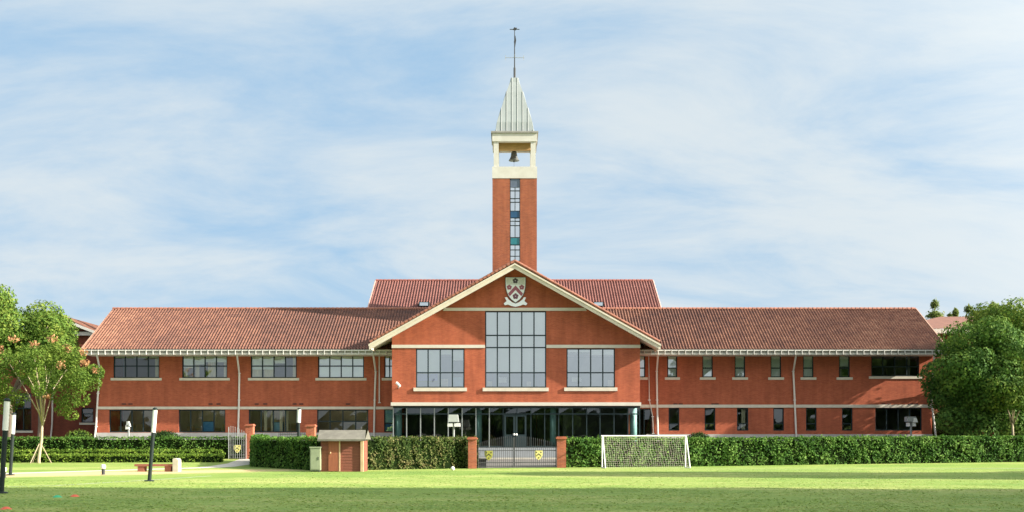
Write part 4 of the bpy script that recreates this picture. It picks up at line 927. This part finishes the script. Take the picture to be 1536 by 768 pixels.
# fence between side pillars
fe = thing('railing_fence', 'low black railing fence between the tall pillars behind the dark hedge', 'fence', (X_(440, 75), 75, .25)); m = MB(); xa, xb = X_(418, 75), X_(459, 75)
n = 15
for i in range(n+1): x = xa+(xb-xa)*i/n; m.tube([(x, 75, .25), (x, 75, 2.15)], .014, 5)
m.build('bars', IRON, fe); m = MB(); m.tube([(xa, 75, 2.0), (xb, 75, 2.0)], .025, 6); m.tube([(xa, 75, .5), (xb, 75, .5)], .02, 6); m.build('rails', IRON, fe)
# waste bin behind the gate
bn = thing('waste_bin', 'dark grey bin with projecting lid behind the left gate leaf', 'bin', (X_(724, 64), 64, 0)); x = X_(724, 64)
MB().box(x-.22, x+.22, 63.8, 64.2, 0, .44).build('body', IRON, bn); MB().box(x-.26, x+.36, 63.75, 64.25, .441, .53).build('lid', IRON, bn)

# shed
sd = 55.5; sx0, sx1 = X_(481, sd), X_(545, sd); zw = Z_(660, sd)
shed = thing('garden_shed', 'small red-brown timber shed with a grey felt roof by the hedge', 'shed', ((sx0+sx1)/2, sd+.8, 0))
WOOD = mat('shed_red_wood', (.24, .075, .045), .75, var=.3, scale=1.5, stretch=(1, 1, 9)); WOODD = mat('shed_door_wood', (.32, .10, .05), .75, var=.25, scale=1.5, stretch=(9, 9, 1)); FELT = mat('shed_felt', (.17, .16, .13), .9, var=.35, scale=2.5); POSTW = mat('pale_batten', (.62, .44, .26), .7, var=.2)
m = MB(); nb_ = 11
for i in range(nb_):
    za = zw*i/nb_; zb_ = zw*(i+1)/nb_; m.box(sx0, sx1, sd+.02, sd+1.6, za, zb_-.004); 
    m.poly([(sx0, sd+.008, za), (sx1, sd+.008, za), (sx1, sd+.02, zb_-.012), (sx0, sd+.02, zb_-.012)])
m.build('wall', WOOD, shed)
m = MB(); m.box(X_(493, sd), X_(508.5, sd), sd-.06, sd-.014, .03, zw-.05); dr = m.build('door', WOODD, shed); MB().lathe((X_(496, sd), sd-.08, .95), [(.01, -.05), (.04, 0), (.01, .05)], 8).build('handle', POSTW, dr)
m = MB(); m.box(X_(508.7, sd), X_(510.6, sd), sd-.07, sd-.014, .02, zw-.03); m.box(X_(541, sd), X_(545.2, sd), sd-.07, sd+.05, .0, zw-.01); m.build('batten', POSTW, shed)
zr0, zr1 = Z_(659, sd), Z_(645, sd+.6); e0, e1 = X_(477.5, sd), X_(549, sd)
m = MB(); m.poly([(e0, sd-.28, zr0), (e1, sd-.28, zr0), (X_(550, sd+.8)-.05, sd+.8, zr1), (X_(479, sd+.8), sd+.8, zr1)]); m.poly([(e0, sd+1.9, zr0), (e1, sd+1.9, zr0), (e1, sd+.8, zr1), (e0, sd+.8, zr1)])
m.box(e0, e1, sd-.29, sd-.22, zr0-.09, zr0-.005); m.poly([(e0, sd-.28, zr0), (e0, sd+.8, zr1), (e0, sd+1.9, zr0)]); m.poly([(e1, sd-.28, zr0), (e1, sd+.8, zr1), (e1, sd+1.9, zr0)]); m.build('roof', FELT, shed)
# cabinet
cd_ = 55.2; cab = thing('utility_cabinet', 'grey-green metal utility cabinet beside the shed', 'cabinet', (X_(472.5, cd_), cd_, 0)); CAB = mat('cabinet_green', (.30, .34, .22), .5, var=.2, scale=1.5); x0, x1 = X_(465, cd_), X_(480.3, cd_)
m = MB(); m.box(x0, x1, cd_, cd_+.5, .08, Z_(672, cd_)); m.build('body', CAB, cab); m = MB(); m.box(x0-.03, x1+.03, cd_-.03, cd_+.53, Z_(672, cd_)+.001, Z_(671, cd_)+.03); m.build('top', CAB, cab); m = MB(); m.box(x0+.05, x1-.05, cd_+.05, cd_+.45, 0, .079); m.build('base', IRON, cab)
m = MB(); m.box(x0+.04, x1-.04, cd_-.015, cd_-.001, .13, Z_(674, cd_)); dr = m.build('door', CAB, cab); MB().box(x1-.11, x1-.08, cd_-.035, cd_-.016, .6, .75).build('handle', IRON, dr)

# goal (rear to the camera)
gy = 63.0; goal = thing('football_goal', 'white football goal with net standing against the long hedge', 'goal', (X_(966, gy), gy, 0)); ga, gb = X_(903, gy), X_(1028, gy+.3); GH = Z_(654, gy)
rr = -1.15; ry = gy+rr
MB().tube([(ga, gy, 0), (ga, gy, GH)], .042, 10).build('post', WHITE, goal); MB().tube([(gb, gy+.3, 0), (gb, gy+.3, GH)], .042, 10).build('post', WHITE, goal); MB().tube([(ga-.05, gy, GH), (gb+.05, gy+.3, GH)], .042, 10).build('crossbar', WHITE, goal)
la, lb = X_(908, ry), X_(1035, ry+.3)
m = MB(); m.tube([(ga, gy, GH), (ga+.03, gy-.2, GH-.08), (la, ry, .03)], .035, 8); m.build('stanchion', WHITE, goal); m = MB(); m.tube([(gb, gy+.3, GH), (gb+.03, gy+.1, GH-.1), (lb, ry+.3, .03)], .035, 8); m.build('stanchion', WHITE, goal)
m = MB(); m.tube([(ga, gy, .03), (la, ry, .03)], .03, 6); m.tube([(lb, ry+.3, .03), (gb, gy+.3, .03)], .03, 6); m.build('ground_bar', WHITE, goal)
NET = mat('net_cord', (.50, .48, .36), .8); m = MB(); nu, nv = 40, 15; rg_ = random.Random(5)
T0, T1, B0, B1 = Vector((ga, gy, GH)), Vector((gb, gy+.3, GH)), Vector((la, ry, .03)), Vector((lb, ry+.3, .03))
gp = [[None]*(nv+1) for _ in range(nu+1)]
for i in range(nu+1):
    for j in range(nv+1):
        p_ = T0.lerp(T1, i/nu).lerp(B0.lerp(B1, i/nu), j/nv); sg = math.sin(math.pi*j/nv)*math.sin(math.pi*min(1, i/nu)); p_ += Vector((.06*math.sin(i*.9+j*.5)*sg, .12*sg, -.05*math.sin(math.pi*i/nu)*sg+.02*math.sin(i*1.3)*sg)); gp[i][j] = p_
for i in range(nu+1): m.tube(gp[i], .0036, 3, False)
for j in range(nv+1): m.tube([gp[i][j] for i in range(nu+1)], .0036, 3, False)
for s_, (T, Bb, Pg) in enumerate(((T0, B0, Vector((ga, gy, 0))), (T1, B1, Vector((gb, gy+.3, 0))))):
    for k in range(1, 14):
        f_ = k/14; a_ = T.lerp(Bb, f_); m.tube([a_, Vector((T.x, T.y, a_.z))], .008, 3, False)
m.build('net', NET, goal, recalc=False)

# lamp posts (leaning)
def lamp_post(label, px0, px1, py0, py1, d):
    x0, x1 = X_(px0, d), X_(px1, d); H = Z_(py1, d); t = thing('lamp_post', label, 'lamp post', (x0, d, 0), 'slender lamp posts on the left lawn')
    P0, P1 = Vector((x0, d, 0)), Vector((x1, d, H)); 
    MB().tube([P0, P0.lerp(P1, .66)], .072, 14).build('shaft', POSTG, t, smooth=False); MB().tube([P0.lerp(P1, .6602), P0.lerp(P1, .965)], .084, 14).build('diffuser', DIFF, t); MB().tube([P0.lerp(P1, .9652), P0.lerp(P1, .982), P1], [.095, .095, .04], 14).build('cap', POSTG, t)
    MB().lathe((x0, d, 0), [(.19, 0), (.19, .03), (.12, .05)], 14).build('base_plate', POSTG, t)
POSTG = mat('post_dark_green', (.018, .027, .026), .55, var=.25, scale=3, spec=.2); DIFF = mat('lamp_diffuser', (.74, .73, .70), .4, var=.06, scale=3)
lamp_post('leaning dark green lamp post with white top, middle of the left lawn', 224, 233, 722, 611, 42.6); lamp_post('nearest lamp post, cut by the left edge of the photo', 2, 11, 740, 597, 33.0); lamp_post('farther lamp post just right of the nearest one', 15.5, 21, 713, 619, 49.8)
# post behind the dark hedge
d = 72; x = X_(448, d); t = thing('lamp_post', 'lamp post with pale top rising behind the dark hedge', 'lamp post', (x, d, .15)); z1 = Z_(612, d); zm_ = Z_(634, d)
MB().tube([(x, d, .15), (x, d, zm_)], .09, 12).build('shaft', POSTG, t); MB().tube([(x+.0, d, zm_+.001), (x+.03, d, z1-.1)], .13, 12).build('diffuser', DIFF, t); MB().tube([(x+.03, d, z1-.099), (x+.03, d, z1)], [.14, .08], 12).build('cap', POSTG, t)
# bollard lights
def bollard(label, px, py, h, d):
    x = X_(px, d); t = thing('bollard_light', label, 'bollard light', (x, d, 0), 'low bollard lights on the left lawn'); MB().lathe((x, d, 0), [(.09, 0), (.075, .03), (.075, h*.55)], 12).build('body', IRON, t); MB().lathe((x, d, h*.551), [(.07, 0), (.10, .03), (.115, h*.2), (.10, h*.38), (.03, h*.45)], 12).build('head', DIFF, t)
bollard('short black bollard light with white head beside the pale path', 155, 712, .48, 50.8); bollard('short bollard light between the two left lamp posts', 6, 717, .46, 46.5)
# bench
d = 55.5; t = thing('brick_bench', 'low red-brown bench with a pale stone end block on the lawn', 'bench', (X_(232, d), d, 0)); x0, x1 = X_(201.5, d), X_(259, d); BEN = mat('bench_red', (.30, .11, .07), .8, var=.25, scale=2)
MB().box(x0, x1, d, d+.5, .27, .38).build('seat', BEN, t); MB().box(x0+.15, x0+.48, d+.04, d+.46, 0, .269).build('leg', BEN, t); MB().box(x1-.42, x1-.1, d+.04, d+.46, 0, .269).build('leg', BEN, t)
m = MB(); xb = X_(259, d)+.01; xc = X_(267.5, d); m.prism([(xb, 0), (xc, 0), (xc, .58), (xc-.06, .66), (xb+.04, .68), (xb, .62)], d-.05, d+.5); m.build('end_block', mat('pale_block', (.48, .46, .36), .8, var=.2), t)
# flood lamps
def flood(label, px, d, z0, ptop, parts):
    x = X_(px, d); t = thing('flood_lamp', label, 'flood lamp', (x, d, z0)); s = F/d
    MB().tube([(x, d, z0), (x, d, Z_(ptop, d))], .07, 10).build('pole', IRONL, t)
    for (nm, a, b, c, e, mt, dep, sl) in parts:
        x0, x1 = X_(px+a, d), X_(px+b, d); z0_, z1_ = Z_(e, d), Z_(c, d); m = MB(); m.prism([(x0, z0_), (x1, z0_), (x1-sl, z1_), (x0+sl*.3, z1_)], d-dep, d+dep); m.build(nm, mt, t)
HEAD = mat('lamp_head_grey', (.48, .50, .49), .45, var=.15)
flood('grey boxy flood lamp on a white pole in front of the entrance glass', 680.5, 76, .3, 634, [('head', -7.5, 8, 622, 633, HEAD, .25, .08), ('bracket', -5, 6, 633.1, 634.5, IRON, .2, 0), ('side_lamp', -9, -1, 634.6, 640, DIFF, .2, .02), ('side_lamp', 1, 10, 634.6, 640, DIFF, .2, .02)])
flood('flood lamp with dark hood and white lenses over the long hedge', 1366.5, 79, .3, 632, [('hood', -8, 7, 625, 632.5, IRONL, .3, .1), ('lens', 1, 8, 627, 633.5, DIFF, .32, .1), ('side_lamp', -6, -3, 634, 639.5, DIFF, .2, .02), ('side_lamp', 1, 6, 634, 639.5, DIFF, .2, .02)])
flood('slim silver flood lamp behind the tall left hedge', 193, 79, .3, 645, [('head', -3, 3, 632, 640, HEAD, .12, .12), ('lens', -4, 1, 638, 644, DIFF, .12, .03)])
# posters in the windows
for lab, a, b, c, e in (('blue poster board inside the second ground floor window of the left wing', 302.5, 318.5, 632.5, 648), ('pale blue poster board inside the third ground floor window of the left wing', 407, 423, 633.5, 648.5)):
    o_ = op(a, b, c, e, D); t = thing('poster_board', lab, 'poster', ((o_[0]+o_[1])/2, D+.45, 1.2)); MB().box(o_[0], o_[1], D+.4, D+.44, o_[2], o_[3]).build('sheet', POSTER if a < 350 else LBLUE, t); m = MB(); m.box(o_[0]-.04, o_[1]+.04, D+.445, D+.48, 1.2, o_[3]+.04); m.build('backing', FRAME, t)
# cone markers + litter on the lawn
def cone(label, px, py, mt):
    d = 2640/(py-660); x = X_(px, d); m = MB(); m.lathe((x, d, .0), [(.13, 0), (.12, .015), (.055, .055), (.05, .06)], 14); tag(m.build('marker_disc', mt), label, 'marker', 'flat training marker discs')
RED = mat('marker_red', (.60, .10, .04), .5); GRN = mat('marker_green', (.03, .36, .16), .5)
cone('red marker disc at the bottom left corner of the lawn', 9, 764, RED); cone('red marker disc near the worn white line', 112, 745, RED); cone('green marker disc left of the red one', 86, 746, GRN)
d = 2640/46.; x = X_(679, d); m = MB(); m.lathe((x, d, .11), [(.02, -.11), (.08, -.08), (.11, 0), (.08, .08), (.02, .11)], 12); tag(m.build('ball', WHITE, smooth=True), 'small white ball on the lawn left of the gate', 'ball')

# ================================================================== TREES OUTSIDE THE FRAME (shade on the lawn, reflections in the glass)
def big_tree(label, name='tall_tree'):
    A = make_clumps(5.2, 5.2, 6.5, 11, 26, 1.6, 2.6, 61, -.9); A[0] = (0, 0, 11, 4.5)
    return tree(name, label, (0, 0, 0), A, 13000, .34, LDARK, BARK, 5, .35, 61, 'tall trees around the sports field', limbs=8)
bt = big_tree('tall dense broadleaf tree beside the sports field, outside the photo')
spots = []
# shadow wanted at (sx, sy): trunk stands along the sun direction
cot = 1/math.tan(EL)
for (sx_, sy_, sc_, L_) in ((-18, 31, 1.5, 44), (-9, 31, 1.5, 40), (0, 31.0, 1.5, 36), (9, 31, 1.45, 32), (18, 30.5, 1.4, 27), (26, 30, 1.3, 22), (-4, 24, 1.6, 42), (8, 24, 1.5, 34), (18, 23, 1.4, 28), (14, 50, .6, 38), (24, 49, 1, 31), (33, 51.5, 1, 25)):
    spots.append((sx_+L_*math.sin(AZ), sy_-L_*math.cos(AZ), L_*math.tan(EL)/11.0*.98, sc_))
first = True
for (x, y, s_, sc_) in spots:
    if first: bt.location = (x, y, 0); bt.scale = (1.0, 1.0, s_); first = False
    else: copy_tree(bt, (x, y, 0), rz=random.uniform(0, 6.28), scale=(1.0, .6 if sc_ < 1 else 1.0, s_))
for (x, y, s_) in ((55, 86, .75), (57, 97, .75)): copy_tree(bt, (x, y, 0), rz=random.uniform(0, 6.28), scale=(1.2, 1.2, s_))
# wood on the far side of the field, behind the camera
rng = random.Random(9); cl_ = []
for k in range(90): cl_.append((-150+k*3.4+rng.uniform(-1, 1), -34+rng.uniform(-5, 5), rng.uniform(2, 6.2), rng.uniform(2.6, 3.6)))
V_, Fq = crown(cl_, 26000, .42, 77); m = MB(); m.arrays(V_, Fq, 0); m.box(-150, 150, -37, -36, 0, 7.8, 1)
tag(m.build('far_wood', [LDARK, CORE], recalc=False), 'dark wood along the far side of the sports field', 'wood', kind='stuff')

# short grass standing on the lawn: one object, nobody could count it
rng = np.random.default_rng(101); n = 42000
yv = 1/(1/23.5-(1/23.5-1/60.0)*rng.random(n)); xv = (rng.random(n)*2-1)*(.48*yv)
keep = rng.random(n) < .35+.65*(np.sin(xv*.9+2*np.sin(yv*.5))*np.sin(yv*.7+xv*.25) > -.35)
keep &= ~((xv < -11) & (yv > 44+.75*(xv+24)*.0) & (yv > 38)); xv, yv = xv[keep], yv[keep]; n = len(xv); hgt = rng.uniform(.005, .018, n); wd = rng.uniform(.012, .05, n); an = rng.random(n)*math.pi; lx, ly = rng.normal(0, .05, n), rng.normal(0, .05, n)
dx, dy = np.cos(an)*wd, np.sin(an)*wd; z0 = np.full(n, 0.0)
V_ = np.stack([np.stack([xv-dx, yv-dy, z0], 1), np.stack([xv+dx, yv+dy, z0], 1), np.stack([xv+dx*.4+lx, yv+dy*.4+ly, hgt], 1), np.stack([xv-dx*.4+lx, yv-dy*.4+ly, hgt], 1)], 1).reshape(-1, 3)
GRS = leaf_mat('grass_blade', (.18, .29, .06), (.28, .38, .09), (.42, .45, .16), .5, .4)
m = MB(); m.arrays(V_, np.arange(n*4).reshape(n, 4)); tag(m.build('grass', GRS, recalc=False), 'short mown grass blades of the sports lawn', 'grass', kind='stuff')
